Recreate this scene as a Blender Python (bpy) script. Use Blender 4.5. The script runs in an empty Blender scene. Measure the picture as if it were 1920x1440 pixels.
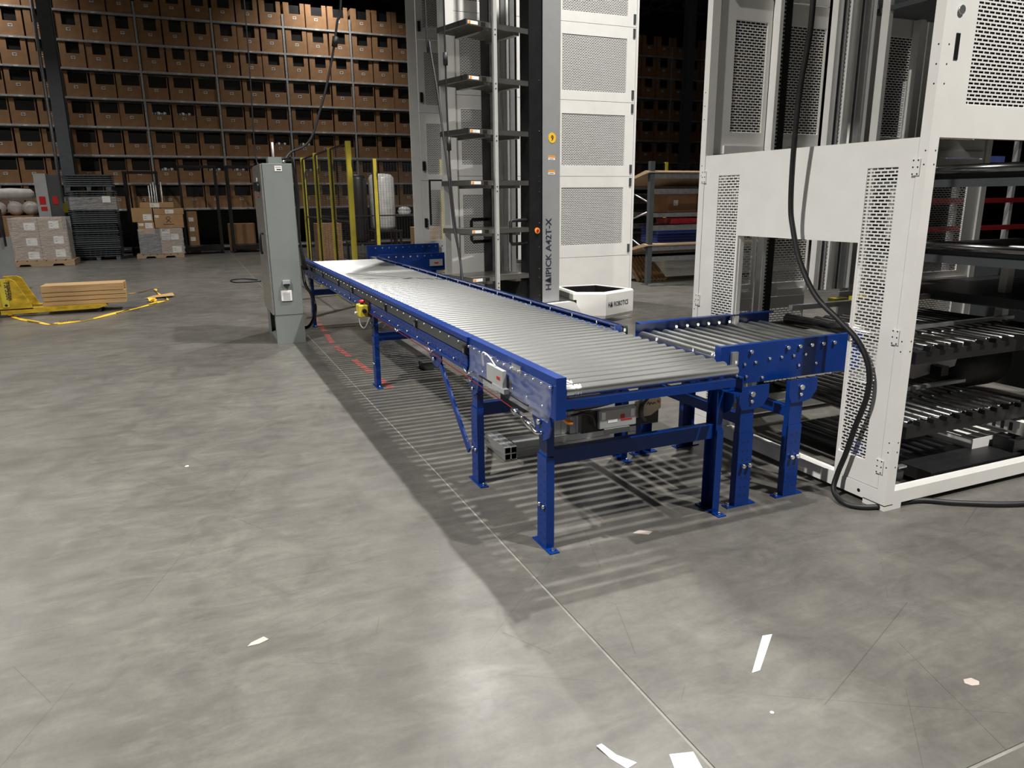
import bpy, math, random
from mathutils import Vector, Matrix
random.seed(7)
D = bpy.data
SC = bpy.context.scene
COL = SC.collection
PI = math.pi
def R(a): return math.radians(a)

# ------------------------------------------------------------------ camera
cam_d = D.cameras.new('camera'); cam = D.objects.new('camera', cam_d); COL.objects.link(cam)
cam_d.sensor_fit = 'HORIZONTAL'; cam_d.sensor_width = 36.0
cam_d.lens = 1368.55 / 1920 * 36.0
cam_d.clip_start = 0.05; cam_d.clip_end = 200
_p, _y, _r = R(14.2611), R(23.4764), R(-0.5745)
_f = Vector((math.sin(_y)*math.cos(_p), math.cos(_y)*math.cos(_p), -math.sin(_p)))
_rt = Vector((math.cos(_y), -math.sin(_y), 0)); _up = _rt.cross(_f)
_rt2 = _rt*math.cos(_r) + _up*math.sin(_r); _up2 = -_rt*math.sin(_r) + _up*math.cos(_r)
cam.matrix_world = Matrix(((_rt2.x, _up2.x, -_f.x, 0), (_rt2.y, _up2.y, -_f.y, 0), (_rt2.z, _up2.z, -_f.z, 1.55), (0, 0, 0, 1)))
SC.camera = cam

# ------------------------------------------------------------------ world, lamps, exposure
W = D.worlds.new('world'); SC.world = W; W.use_nodes = True
W.node_tree.nodes['Background'].inputs[0].default_value = (0.75, 0.8, 0.9, 1)
W.node_tree.nodes['Background'].inputs[1].default_value = 0.006
SC.view_settings.view_transform = 'Standard'; SC.view_settings.look = 'None'
SC.view_settings.exposure = -0.08; SC.view_settings.gamma = 1.0
SC.view_settings.use_curve_mapping = False
LAMPS = [(4.75, -1.6, 9.2, 960), (4.75, 6.0, 9.2, 680), (4.75, 13.5, 9.2, 660), (4.7, 25.0, 8.9, 120),
         (-4.2, 2.4, 9.2, 1280), (-4.8, 17.0, 9.2, 450), (-4.9, 25.0, 8.9, 100)]
for i, (lx, ly, lz, w) in enumerate(LAMPS):
    ld = D.lights.new('high_bay_light', 'AREA'); ld.shape = 'DISK'; ld.size = 0.26; ld.spread = R(128)
    ld.energy = w; ld.color = (1.0, 0.972, 0.925)
    lo = D.objects.new('high_bay_light', ld); COL.objects.link(lo); lo.location = (lx, ly, lz)

SC.cycles.max_bounces = 6; SC.cycles.diffuse_bounces = 3; SC.cycles.glossy_bounces = 3; SC.cycles.transmission_bounces = 2; SC.cycles.transparent_max_bounces = 8
SC.cycles.caustics_refractive = False
SC.cycles.adaptive_threshold = 0.025

# ------------------------------------------------------------------ materials
MATS = {}
def nt(name):
    m = D.materials.new(name); m.use_nodes = True; t = m.node_tree
    return m, t, t.nodes['Principled BSDF'], t.nodes['Material Output']
def mat(name, col, rough=0.5, metal=0.0, var=0.12, scale=6.0, bump=0.0, spec=0.5, stretch=None, emit=0.0):
    if name in MATS: return MATS[name]
    m, t, b, out = nt(name); N, L = t.nodes, t.links
    tc = N.new('ShaderNodeTexCoord'); mp = N.new('ShaderNodeMapping')
    L.new(tc.outputs['Object'], mp.inputs[0])
    if stretch: mp.inputs['Scale'].default_value = stretch
    nz = N.new('ShaderNodeTexNoise'); nz.inputs['Scale'].default_value = scale; nz.inputs['Detail'].default_value = 5
    L.new(mp.outputs[0], nz.inputs['Vector'])
    rp = N.new('ShaderNodeValToRGB'); rp.color_ramp.elements[0].position = 0.3; rp.color_ramp.elements[1].position = 0.7
    rp.color_ramp.elements[0].color = (*[c*(1-var) for c in col], 1)
    rp.color_ramp.elements[1].color = (*[min(1, c*(1+var)) for c in col], 1)
    L.new(nz.outputs['Fac'], rp.inputs[0]); L.new(rp.outputs[0], b.inputs['Base Color'])
    b.inputs['Roughness'].default_value = rough; b.inputs['Metallic'].default_value = metal
    b.inputs['Specular IOR Level'].default_value = spec
    if emit:
        L.new(rp.outputs[0], b.inputs['Emission Color']); b.inputs['Emission Strength'].default_value = emit
    if bump:
        bp = N.new('ShaderNodeBump'); bp.inputs['Strength'].default_value = bump; bp.inputs['Distance'].default_value = 0.01
        L.new(nz.outputs['Fac'], bp.inputs['Height']); L.new(bp.outputs[0], b.inputs['Normal'])
    MATS[name] = m; return m

def concrete():
    m, t, b, out = nt('polished_concrete'); N, L = t.nodes, t.links
    tc = N.new('ShaderNodeTexCoord')
    def noise(s, d, rgh=0.55, dist=0.0, sc=None):
        n = N.new('ShaderNodeTexNoise'); n.inputs['Scale'].default_value = s; n.inputs['Detail'].default_value = d
        n.inputs['Roughness'].default_value = rgh; n.inputs['Distortion'].default_value = dist
        if sc:
            mp = N.new('ShaderNodeMapping'); mp.inputs['Scale'].default_value = sc; mp.inputs['Rotation'].default_value = (0, 0, 0.3)
            L.new(tc.outputs['Object'], mp.inputs[0]); L.new(mp.outputs[0], n.inputs['Vector'])
        else: L.new(tc.outputs['Object'], n.inputs['Vector'])
        return n
    def ramp(n, p0, p1, c0, c1):
        r = N.new('ShaderNodeValToRGB'); e = r.color_ramp.elements
        e[0].position, e[1].position = p0, p1; e[0].color = (*c0, 1); e[1].color = (*c1, 1)
        L.new(n.outputs['Fac'], r.inputs[0]); return r
    def mix(kind, fac, a, bb):
        x = N.new('ShaderNodeMix'); x.data_type = 'RGBA'; x.blend_type = kind; x.inputs[0].default_value = fac
        L.new(a.outputs[0] if a.bl_idname != 'ShaderNodeMix' else a.outputs[2], x.inputs[6])
        L.new(bb.outputs[0] if bb.bl_idname != 'ShaderNodeMix' else bb.outputs[2], x.inputs[7]); return x
    big = ramp(noise(0.45, 4, dist=0.4), 0.3, 0.72, (0.096, 0.092, 0.083), (0.140, 0.134, 0.121))
    mid = ramp(noise(3.6, 9, 0.70, 0.9), 0.36, 0.66, (0.78, 0.78, 0.785), (1.12, 1.115, 1.10))
    strk = ramp(noise(7.0, 8, 0.75, 0.6, (0.4, 1.5, 1)), 0.40, 0.64, (0.85, 0.85, 0.85), (1.09, 1.09, 1.08))
    fine = ramp(noise(60, 4, 0.7), 0.3, 0.7, (0.93, 0.93, 0.93), (1.05, 1.05, 1.05))
    dirt = ramp(noise(0.9, 9, 0.72, 1.6), 0.60, 0.68, (1, 1, 1), (0.86, 0.85, 0.83))
    c = mix('MULTIPLY', 1, big, mid); c = mix('MULTIPLY', 1, c, strk); c = mix('MULTIPLY', 1, c, fine); c = mix('MULTIPLY', 0.8, c, dirt)
    # scuff scratches: thin lines where a distorted wave peaks
    for (sc, rot, pos) in ((0.33, 0.35, 0.999975), (0.21, 1.15, 0.999985), (0.27, -0.5, 0.99998), (0.45, 0.8, 0.99998), (0.38, -1.1, 0.999985), (0.16, 1.5, 0.99999)):
        mp = N.new('ShaderNodeMapping'); mp.inputs['Rotation'].default_value = (0, 0, rot); L.new(tc.outputs['Object'], mp.inputs[0])
        wv = N.new('ShaderNodeTexWave'); wv.inputs['Scale'].default_value = sc; wv.inputs['Distortion'].default_value = 3.0
        wv.inputs['Detail'].default_value = 1.5; wv.inputs['Detail Scale'].default_value = 0.35
        L.new(mp.outputs[0], wv.inputs['Vector'])
        brk = noise(0.8 + sc, 3)
        g = N.new('ShaderNodeMath'); g.operation = 'MULTIPLY'
        gt = N.new('ShaderNodeMath'); gt.operation = 'GREATER_THAN'; gt.inputs[1].default_value = pos; L.new(wv.outputs['Fac'], gt.inputs[0])
        g2 = N.new('ShaderNodeMath'); g2.operation = 'GREATER_THAN'; g2.inputs[1].default_value = 0.53; L.new(brk.outputs['Fac'], g2.inputs[0])
        L.new(gt.outputs[0], g.inputs[0]); L.new(g2.outputs[0], g.inputs[1])
        x = N.new('ShaderNodeMix'); x.data_type = 'RGBA'; x.blend_type = 'MULTIPLY'
        hf = N.new('ShaderNodeMath'); hf.operation = 'MULTIPLY'; hf.inputs[1].default_value = 0.5; L.new(g.outputs[0], hf.inputs[0])
        L.new(hf.outputs[0], x.inputs[0]); L.new(c.outputs[2], x.inputs[6]); x.inputs[7].default_value = (0.42, 0.41, 0.40, 1); c = x
    L.new(c.outputs[2], b.inputs['Base Color'])
    rr = ramp(noise(1.4, 6, 0.65, 0.6), 0.35, 0.68, (0.30,)*3, (0.46,)*3)
    L.new(rr.outputs[0], b.inputs['Roughness'])
    bp = N.new('ShaderNodeBump'); bp.inputs['Strength'].default_value = 0.05; bp.inputs['Distance'].default_value = 0.01
    L.new(noise(14, 6).outputs['Fac'], bp.inputs['Height']); L.new(bp.outputs[0], b.inputs['Normal'])
    b.inputs['Specular IOR Level'].default_value = 0.5
    return m

def perforated():
    m, t, b, out = nt('perforated_white_steel'); N, L = t.nodes, t.links
    uv = N.new('ShaderNodeUVMap'); br = N.new('ShaderNodeTexBrick')
    L.new(uv.outputs[0], br.inputs['Vector'])
    br.offset = 0.5; br.squash = 1.0
    for k, v in (('Scale', 1.0), ('Mortar Size', 0.0037), ('Mortar Smooth', 0.0), ('Brick Width', 0.039), ('Row Height', 0.0165)):
        br.inputs[k].default_value = v
    br.inputs['Color1'].default_value = br.inputs['Color2'].default_value = (0, 0, 0, 1); br.inputs['Mortar'].default_value = (1, 1, 1, 1)
    nz = N.new('ShaderNodeTexNoise'); nz.inputs['Scale'].default_value = 5
    rp = N.new('ShaderNodeValToRGB'); rp.color_ramp.elements[0].color = (0.74, 0.73, 0.70, 1); rp.color_ramp.elements[1].color = (0.80, 0.79, 0.76, 1)
    L.new(nz.outputs['Fac'], rp.inputs[0]); L.new(rp.outputs[0], b.inputs['Base Color']); b.inputs['Roughness'].default_value = 0.45
    tr = N.new('ShaderNodeBsdfTransparent'); mx = N.new('ShaderNodeMixShader')
    L.new(br.outputs['Color'], mx.inputs[0]); L.new(tr.outputs[0], mx.inputs[1]); L.new(b.outputs[0], mx.inputs[2])
    L.new(mx.outputs[0], out.inputs[0]); return m

def filmy(name, fac, col, rough, bump):
    m, t, b, out = nt(name); N, L = t.nodes, t.links
    b.inputs['Base Color'].default_value = (*col, 1); b.inputs['Roughness'].default_value = rough
    nz = N.new('ShaderNodeTexNoise'); nz.inputs['Scale'].default_value = 9; nz.inputs['Detail'].default_value = 6; nz.inputs['Distortion'].default_value = 1.0
    tc = N.new('ShaderNodeTexCoord'); mp = N.new('ShaderNodeMapping'); mp.inputs['Scale'].default_value = (1, 1, 3)
    L.new(tc.outputs['Object'], mp.inputs[0]); L.new(mp.outputs[0], nz.inputs['Vector'])
    if bump:
        bp = N.new('ShaderNodeBump'); bp.inputs['Strength'].default_value = bump; bp.inputs['Distance'].default_value = 0.03
        L.new(nz.outputs['Fac'], bp.inputs['Height']); L.new(bp.outputs[0], b.inputs['Normal'])
    tr = N.new('ShaderNodeBsdfTransparent'); mx = N.new('ShaderNodeMixShader')
    mu = N.new('ShaderNodeMath'); mu.operation = 'MULTIPLY_ADD'; mu.inputs[1].default_value = 0.25; mu.inputs[2].default_value = fac - 0.12
    L.new(nz.outputs['Fac'], mu.inputs[0]); L.new(mu.outputs[0], mx.inputs[0])
    L.new(tr.outputs[0], mx.inputs[1]); L.new(b.outputs[0], mx.inputs[2]); L.new(mx.outputs[0], out.inputs[0]); return m

def wiremesh():
    m, t, b, out = nt('black_wire_mesh'); N, L = t.nodes, t.links
    uv = N.new('ShaderNodeUVMap'); br = N.new('ShaderNodeTexBrick'); L.new(uv.outputs[0], br.inputs['Vector'])
    br.offset = 0.0
    for k, v in (('Scale', 1.0), ('Mortar Size', 0.0022), ('Mortar Smooth', 0.0), ('Brick Width', 0.06), ('Row Height', 0.03)):
        br.inputs[k].default_value = v
    br.inputs['Color1'].default_value = br.inputs['Color2'].default_value = (0, 0, 0, 1); br.inputs['Mortar'].default_value = (1, 1, 1, 1)
    b.inputs['Base Color'].default_value = (0.012, 0.012, 0.012, 1); b.inputs['Roughness'].default_value = 0.6
    tr = N.new('ShaderNodeBsdfTransparent'); mx = N.new('ShaderNodeMixShader')
    L.new(br.outputs['Color'], mx.inputs[0]); L.new(tr.outputs[0], mx.inputs[1]); L.new(b.outputs[0], mx.inputs[2])
    L.new(mx.outputs[0], out.inputs[0]); return m

M_floor = concrete(); M_perf = perforated(); M_wire = wiremesh()
M_wrap = filmy('stretch_wrap', 0.27, (0.9, 0.9, 0.9), 0.20, 1.0)
M_acryl = filmy('clear_acrylic', 0.07, (0.75, 0.78, 0.85), 0.06, 0.0)
M_white = mat('white_powder_coat', (0.76, 0.75, 0.72), 0.42, var=0.03)
M_blue = mat('blue_paint', (0.001, 0.027, 0.175), 0.30, var=0.10, scale=9, spec=0.35)
M_roller = mat('zinc_roller', (0.66, 0.675, 0.66), 0.33, 1.0, var=0.05, scale=3, stretch=(1, 1, 1))
M_galv = mat('galvanised_steel', (0.50, 0.51, 0.52), 0.38, 0.9, var=0.2, scale=14)
M_chrome = mat('bright_bolt', (0.82, 0.82, 0.80), 0.22, 1.0, var=0.05)
M_alu = mat('aluminium_extrusion', (0.62, 0.63, 0.63), 0.34, 0.9, var=0.06)
M_black = mat('black_metal', (0.010, 0.010, 0.011), 0.42, var=0.25)
M_rubber = mat('black_rubber', (0.008, 0.008, 0.009), 0.55, var=0.25, scale=20)
M_dark = mat('dark_grey_paint', (0.055, 0.060, 0.065), 0.5, var=0.1)
M_cab = mat('grey_enclosure_paint', (0.19, 0.21, 0.198), 0.42, var=0.03)
M_door = mat('brushed_door_steel', (0.42, 0.42, 0.40), 0.32, 0.75, var=0.10, scale=4, stretch=(1, 1, 8))
M_silver = mat('silver_anodised', (0.50, 0.51, 0.52), 0.42, 0.55, var=0.03)
M_steel = mat('stainless_tray', (0.42, 0.41, 0.38), 0.28, 0.9, var=0.15, scale=4)
M_card = mat('cardboard', (0.33, 0.185, 0.095), 0.75, var=0.13, scale=5, spec=0.2)
M_card2 = mat('tan_cardboard', (0.42, 0.26, 0.13), 0.75, var=0.10, scale=5, spec=0.2)
M_cardw = mat('wrapped_cardboard', (0.33, 0.23, 0.155), 0.6, var=0.10, scale=5)
M_paper = mat('white_paper', (0.80, 0.79, 0.76), 0.7, var=0.05)
M_ink = mat('printed_ink', (0.03, 0.03, 0.035), 0.6, var=0.3)
M_yellow = mat('yellow_paint', (0.54, 0.44, 0.04), 0.42, var=0.12)
M_jack = mat('worn_yellow_paint', (0.46, 0.30, 0.014), 0.5, var=0.35, scale=7, bump=0.1, stretch=(1, 1, 2.5))
M_wood = mat('pine_lumber', (0.42, 0.26, 0.115), 0.65, var=0.22, scale=4, stretch=(0.6, 6, 8))
M_pal = mat('pallet_wood', (0.40, 0.28, 0.17), 0.75, var=0.2, scale=5, stretch=(0.6, 6, 6))
M_plast = mat('grey_plastic', (0.105, 0.118, 0.130), 0.45, var=0.15)
M_ply = mat('plywood', (0.40, 0.28, 0.17), 0.7, var=0.12, scale=3)
M_red = mat('red_paint', (0.45, 0.012, 0.015), 0.45, var=0.1)
M_redd = mat('dark_red_paint', (0.20, 0.008, 0.010), 0.5, var=0.15)
M_orange = mat('orange_print', (0.80, 0.30, 0.03), 0.4, var=0.05)
M_lampbtn = mat('amber_push_button', (0.85, 0.33, 0.06), 0.25, var=0.15, scale=30)
M_disc = mat('yellow_sticker', (0.86, 0.52, 0.03), 0.45, var=0.03)
M_grey = mat('light_grey_plastic', (0.33, 0.34, 0.34), 0.4, var=0.06)
M_cream = mat('cream_plastic', (0.44, 0.36, 0.25), 0.4, var=0.05)
M_deck = mat('roof_deck', (0.28, 0.27, 0.26), 0.7, var=0.2)
M_wallm = mat('dark_wall', (0.045, 0.043, 0.04), 0.85, var=0.15, scale=0.5)
M_logo = mat('navy_print', (0.02, 0.025, 0.05), 0.45, var=0.1)
M_bluebin = mat('blue_bin_plastic', (0.01, 0.022, 0.12), 0.45, var=0.1)
M_bluelit = mat('pale_blue_label', (0.12, 0.18, 0.55), 0.5, var=0.1)
M_rack = mat('rack_zinc', (0.46, 0.46, 0.46), 0.42, 0.25, var=0.25, scale=16)
M_pale = mat('pale_grey_post', (0.52, 0.52, 0.50), 0.4, 0.2, var=0.04)
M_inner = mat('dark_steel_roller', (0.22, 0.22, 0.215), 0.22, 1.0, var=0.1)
M_scrap = mat('beige_paper', (0.38, 0.33, 0.29), 0.7, var=0.1)
M_colm = mat('column_paint', (0.12, 0.13, 0.145), 0.5, var=0.08)
M_joint = mat('joint_filler', (0.17, 0.165, 0.15), 0.8, var=0.25, scale=12)
M_plw = mat('white_poly_film', (0.62, 0.62, 0.60), 0.3, var=0.15, scale=7, bump=0.8)
M_redtape = mat('worn_red_tape', (0.27, 0.07, 0.06), 0.6, var=0.35, scale=18)
M_bag = mat('white_bag', (0.50, 0.47, 0.44), 0.6, var=0.15, scale=7, bump=0.5)

# ------------------------------------------------------------------ mesh helpers
class MB:
    def __init__(s, off=(0, 0, 0)):
        s.v = []; s.f = []; s.uv = None; s.o = Vector(off); s.sm = set()
    def add(s, vs, fs, smooth=False):
        b = len(s.v); s.v += [tuple(Vector(p) - s.o) for p in vs]
        for f in fs:
            if smooth: s.sm.add(len(s.f))
            s.f.append([b + i for i in f])
        return s
    def box(s, x0, x1, y0, y1, z0, z1, bev=0.0):
        if bev <= 0:
            return s.add([(x0,y0,z0),(x1,y0,z0),(x1,y1,z0),(x0,y1,z0),(x0,y0,z1),(x1,y0,z1),(x1,y1,z1),(x0,y1,z1)],
                         [(3,2,1,0),(4,5,6,7),(0,1,5,4),(1,2,6,5),(2,3,7,6),(3,0,4,7)])
        c = [(x0+bev,y0),(x1-bev,y0),(x1,y0+bev),(x1,y1-bev),(x1-bev,y1),(x0+bev,y1),(x0,y1-bev),(x0,y0+bev)]
        ci = [(x0+2*bev,y0+bev),(x1-2*bev,y0+bev),(x1-bev,y0+2*bev),(x1-bev,y1-2*bev),(x1-2*bev,y1-bev),(x0+2*bev,y1-bev),(x0+bev,y1-2*bev),(x0+bev,y0+2*bev)]
        vs = [(a,b,z0) for a,b in ci]+[(a,b,z0+bev) for a,b in c]+[(a,b,z1-bev) for a,b in c]+[(a,b,z1) for a,b in ci]
        fs = [tuple(range(7,-1,-1)), tuple(range(24,32))]
        for k in range(3):
            for i in range(8):
                j = (i+1) % 8; fs.append((k*8+i, k*8+j, (k+1)*8+j, (k+1)*8+i))
        return s.add(vs, fs)
    def prism(s, pts, axis, a, b):
        """closed outline pts (2-D) extruded along axis ('x','y','z') from a to b"""
        def p3(p, t):
            return {'x': (t, p[0], p[1]), 'y': (p[0], t, p[1]), 'z': (p[0], p[1], t)}[axis]
        n = len(pts); vs = [p3(p, a) for p in pts] + [p3(p, b) for p in pts]
        fs = [tuple(range(n-1, -1, -1)), tuple(range(n, 2*n))] + [(i, (i+1) % n, n+(i+1) % n, n+i) for i in range(n)]
        return s.add(vs, fs)
    def tube(s, pts, r, n=8, caps=True, smooth=True):
        pts = [Vector(p) for p in pts]; vs = []; fs = []; prev = None
        for i, p in enumerate(pts):
            t = (pts[min(i+1, len(pts)-1)] - pts[max(i-1, 0)]).normalized()
            if prev is None:
                a = Vector((0, 0, 1)) if abs(t.z) < 0.9 else Vector((1, 0, 0)); u = t.cross(a).normalized()
            else: u = (prev - t*prev.dot(t)).normalized()
            prev = u; w = t.cross(u); rr = r[i] if isinstance(r, (list, tuple)) else r
            for k in range(n):
                q = 2*PI*k/n; vs.append(p + (u*math.cos(q) + w*math.sin(q))*rr)
        for i in range(len(pts)-1):
            for k in range(n):
                fs.append((i*n+k, i*n+(k+1) % n, (i+1)*n+(k+1) % n, (i+1)*n+k))
        s.add(vs, fs, smooth)
        if caps:
            b = len(s.v) - len(vs)
            s.f.append([b + k for k in range(n-1, -1, -1)]); s.f.append([b + (len(pts)-1)*n + k for k in range(n)])
        return s
    def cyl(s, a, b, r, n=12): return s.tube([a, b], r, n)
    def bar(s, a, b, w, h):
        """square-section bar between two points"""
        a, b = Vector(a), Vector(b); t = (b-a).normalized()
        up = Vector((0, 0, 1)) if abs(t.z) < 0.95 else Vector((1, 0, 0))
        u = t.cross(up).normalized()*w/2; q = u.cross(t).normalized()*h/2
        return s.add([a-u-q, a+u-q, a+u+q, a-u+q, b-u-q, b+u-q, b+u+q, b-u+q],
                     [(3,2,1,0),(4,5,6,7),(0,1,5,4),(1,2,6,5),(2,3,7,6),(3,0,4,7)])
    def mesh(s, name, mats):
        me = D.meshes.new(name); me.from_pydata(s.v, [], s.f); me.update()
        for m in (mats if isinstance(mats, (list, tuple)) else [mats]): me.materials.append(m)
        if s.sm:
            for i in s.sm: me.polygons[i].use_smooth = True
        return me
    def build(s, name, m, parent=None, label=None, kind=None):
        return link(name, s.mesh(name, m), parent, label, kind)
def link(name, me, parent=None, label=None, kind=None, loc=None):
    o = D.objects.new(name, me); COL.objects.link(o)
    if parent is not None: o.parent = parent
    if label: o['label'] = label
    if kind: o['kind'] = kind
    if loc is not None: o.location = loc
    return o
def thing(name, label, cat, loc=(0, 0, 0), rz=0.0, group=None):
    o = D.objects.new(name, None); COL.objects.link(o); o.empty_display_size = 0.1
    o.location = loc; o.rotation_euler = (0, 0, rz); o['label'] = label; o['category'] = cat
    if group: o['group'] = group
    return o
def tag(o, label, cat, group=None):
    o['label'] = label; o['category'] = cat
    if group: o['group'] = group
    return o
def one(mb, name, m, label, cat, loc, group=None):
    """a thing that is a single mesh, authored in world space, origin at loc"""
    mb2 = MB(loc); mb2.v = [tuple(Vector(p) - Vector(loc)) for p in mb.v]; mb2.f = mb.f; mb2.sm = mb.sm
    o = mb2.build(name, m); o.location = loc; return tag(o, label, cat, group)
def spline(pts, n=8):
    P = [Vector(p) for p in pts]; P = [P[0]*2 - P[1]] + P + [P[-1]*2 - P[-2]]; out = []
    for i in range(1, len(P)-2):
        a, b, c, d = P[i-1:i+3]
        for k in range(n):
            t = k/n; out.append(0.5*((2*b) + (c-a)*t + (2*a-5*b+4*c-d)*t*t + (3*b-a-3*c+d)*t**3))
    out.append(P[-2]); return out
def sheet(name, o, u, v, w, h, m, parent, off=(0, 0, 0), t=0.0):
    """flat sheet with metre UVs: origin o, unit vectors u, v, size w x h"""
    o, u, v = Vector(o) - Vector(off), Vector(u), Vector(v)
    me = D.meshes.new(name); me.from_pydata([o, o+u*w, o+u*w+v*h, o+v*h], [], [(0, 1, 2, 3)]); me.materials.append(m)
    uvl = me.uv_layers.new(name='UVMap')
    for i, c in enumerate(((0, 0), (w, 0), (w, h), (0, h))): uvl.data[i].uv = c
    return link(name, me, parent)
def text(name, s, size, m, parent, o, u, v, align='LEFT', depth=0.001, sx=1.0, label=None):
    """mesh lettering, baseline origin o, reading along u, up along v (in the parent's space)"""
    cu = D.curves.new(name, 'FONT'); cu.body = s; cu.size = size; cu.align_x = align; cu.extrude = depth; cu.resolution_u = 2; cu.offset = size*0.012
    ob = D.objects.new(name, cu); COL.objects.link(ob); dg = bpy.context.evaluated_depsgraph_get()
    me = D.meshes.new_from_object(ob.evaluated_get(dg)); D.objects.remove(ob); D.curves.remove(cu)
    u, v = Vector(u), Vector(v); w = u.cross(v)
    Mx = Matrix(((u.x*sx, v.x, w.x, o[0]), (u.y*sx, v.y, w.y, o[1]), (u.z*sx, v.z, w.z, o[2]), (0, 0, 0, 1)))
    me.transform(Mx); me.materials.clear(); me.materials.append(m)
    return link(name, me, parent, label)

# ------------------------------------------------------------------ the setting
fl = MB().box(-30, 40, -12, 45, -0.30, -0.0035).build('floor', M_joint, None, None, 'structure')
XJ = [-30, -14.8, -6.8, 1.189, 9.2, 17.2, 40]; YJ = [-12, -6.8, 1.058, 8.9, 16.7, 24.6, 45]
for i in range(6):
    for j in range(6):
        g = 0.006
        cx, cy = (XJ[i]+XJ[i+1])/2, (YJ[j]+YJ[j+1])/2
        mb = MB().box(XJ[i]+g, XJ[i+1]-g, YJ[j]+g, YJ[j+1]-g, -0.003, 0.0)
        mb.build('slab', M_floor, fl)
wall = MB().box(-30, 40, 36, 36.3, 0, 12).build('wall_back', M_wallm, None, None, 'structure')
MB().box(-30.3, -30, -12, 36, 0, 12).build('wall_left', M_wallm, None, None, 'structure')
MB().box(40, 40.3, -12, 36, 0, 12).build('wall_right', M_wallm, None, None, 'structure')
MB().box(-30, 40, -12.3, -12, 0, 12).build('wall_front', M_wallm, None, None, 'structure')
ceil = MB()
for k in range(70):
    x = -30 + k
    ceil.prism([(x, 11.6), (x+0.5, 11.6), (x+0.6, 11.75), (x+0.9, 11.75), (x+1, 11.6), (x+1, 11.8), (x, 11.8)], 'y', -12, 36)
ceil = ceil.build('ceiling', M_deck, None, None, 'structure')
M_joist = mat('joist_paint', (0.16, 0.155, 0.15), 0.5, var=0.15)
for j, y in enumerate((20.5, 23, 25.5, 28, 30.5, 33)):
    mb = MB()
    mb.box(-12, 36, y-0.05, y+0.05, 11.35, 11.45); mb.box(-12, 36, y-0.05, y+0.05, 10.4, 10.5)
    for k in range(48):
        x = -12 + k
        mb.bar((x, y, 10.45), (x+0.5, y, 11.4), 0.05, 0.05); mb.bar((x+0.5, y, 11.4), (x+1, y, 10.45), 0.05, 0.05)
    mb.build('roof_joist', M_joist, ceil)
for x in (2.0, 9.0, 16.0, 21.0):
    mb = MB().box(x-0.1, x+0.1, 10, 36, 9.9, 10.0); mb.box(x-0.1, x+0.1, 10, 36, 10.9, 11.0)
    for k in range(13):
        y = 10 + 2*k
        mb.bar((x, y, 9.95), (x, y+1, 10.95), 0.06, 0.06); mb.bar((x, y+1, 10.95), (x, y+2, 9.95), 0.06, 0.06)
    mb.build('roof_girder', M_joist, ceil)
# building columns (wide-flange)
def column(x, y, label):
    t = thing('building_column', label, 'column', (x, y, 0))
    mb = MB((x, y, 0)); mb.box(x-0.16, x+0.16, y-0.17, y-0.15, 0, 11.4); mb.box(x-0.16, x+0.16, y+0.15, y+0.17, 0, 11.4); mb.box(x-0.01, x+0.01, y-0.15, y+0.15, 0, 11.4)
    mb.build('flange_section', M_colm, t)
    MB((x, y, 0)).box(x-0.25, x+0.25, y-0.25, y+0.25, 0, 0.02).build('base_plate', M_colm, t)
    return t
colm = column(-2.88, 24.8, 'dark grey steel building column standing before the carton rack, behind pallet stack')
mb = MB((-2.88, 24.8, 0)).tube([(-3.12, 24.6, 0), (-3.12, 24.6, 11.3)], 0.045, 10); mb.build('drain_pipe', M_galv, colm, 'light grey pipe running up the column')
column(18.25, 24.8, 'dim grey steel building column seen in the gap beside white tower')

# ------------------------------------------------------------------ carton rack
ZS = [1.36, 2.13, 2.95, 3.77, 4.57, 5.37, 6.13, 6.92]
RY = 26.0
def rack(bays, label, name='carton_rack'):
    x0, x1 = bays[0], bays[-1] + 2.12
    t = thing(name, label, 'rack', (x0, RY, 0))
    off = (x0, RY, 0)
    pm = MB().box(-0.03, 0.03, 0, 0.05, 0, 6.92 + 0.35).mesh('post', M_rack)
    for b in bays + [x1]:
        for y in (0.0, 0.62): link('post', pm, t, loc=(b - x0, y, 0))
    sm = MB(); sm.box(0.032, 2.088, 0, 0.03, -0.07, 0); sm.box(0.032, 2.088, 0.60, 0.63, -0.07, 0); sm.box(0.032, 2.088, 0.03, 0.60, -0.02, -0.005)
    sm.box(0.032, 2.088, -0.012, 0.0, -0.055, -0.045)
    sm = sm.mesh('shelf', M_rack); clip = MB().box(-0.055, 0.055, -0.006, 0.0, -0.05, -0.02).mesh('clip', M_paper)
    for i, b in enumerate(bays):
        for z in ZS + [0.16]:
            s = link('shelf', sm, t, loc=(b - x0, 0, z)); link('shelf_tag', clip, s, loc=(1.06, 0, 0))
    return t
LB = [-7.10 + 2.12*k for k in range(7)]
RB = [16.22 + 2.12*k for k in range(3)]
rack(LB, 'galvanised steel carton rack across the back left of the hall')
rack(RB, 'dim galvanised carton rack in the gap right of the white tower')
def carton_mesh(nw, nd, sh, name):
    w, d, h = 0.645, 0.58, 0.70; t = 0.008; a = (w-nw)/2 + sh
    mb = MB()
    mb.box(0, w, 0, t, 0, h-nd); mb.box(0, a, 0, t, h-nd, h); mb.box(a+nw, w, 0, t, h-nd, h)
    mb.box(0, t, t, d, 0, h); mb.box(w-t, w, t, d, 0, h); mb.box(t, w-t, d-t, d, 0, h); mb.box(t, w-t, t, d-t, 0, t)
    return mb.mesh(name, M_card)
CM = {'n': carton_mesh(0.34, 0.32, 0.02, 'carton_body'), 'w': carton_mesh(0.49, 0.33, 0.055, 'carton_body'), 'x': carton_mesh(0.50, 0.36, 0.05, 'carton_body')}
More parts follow.
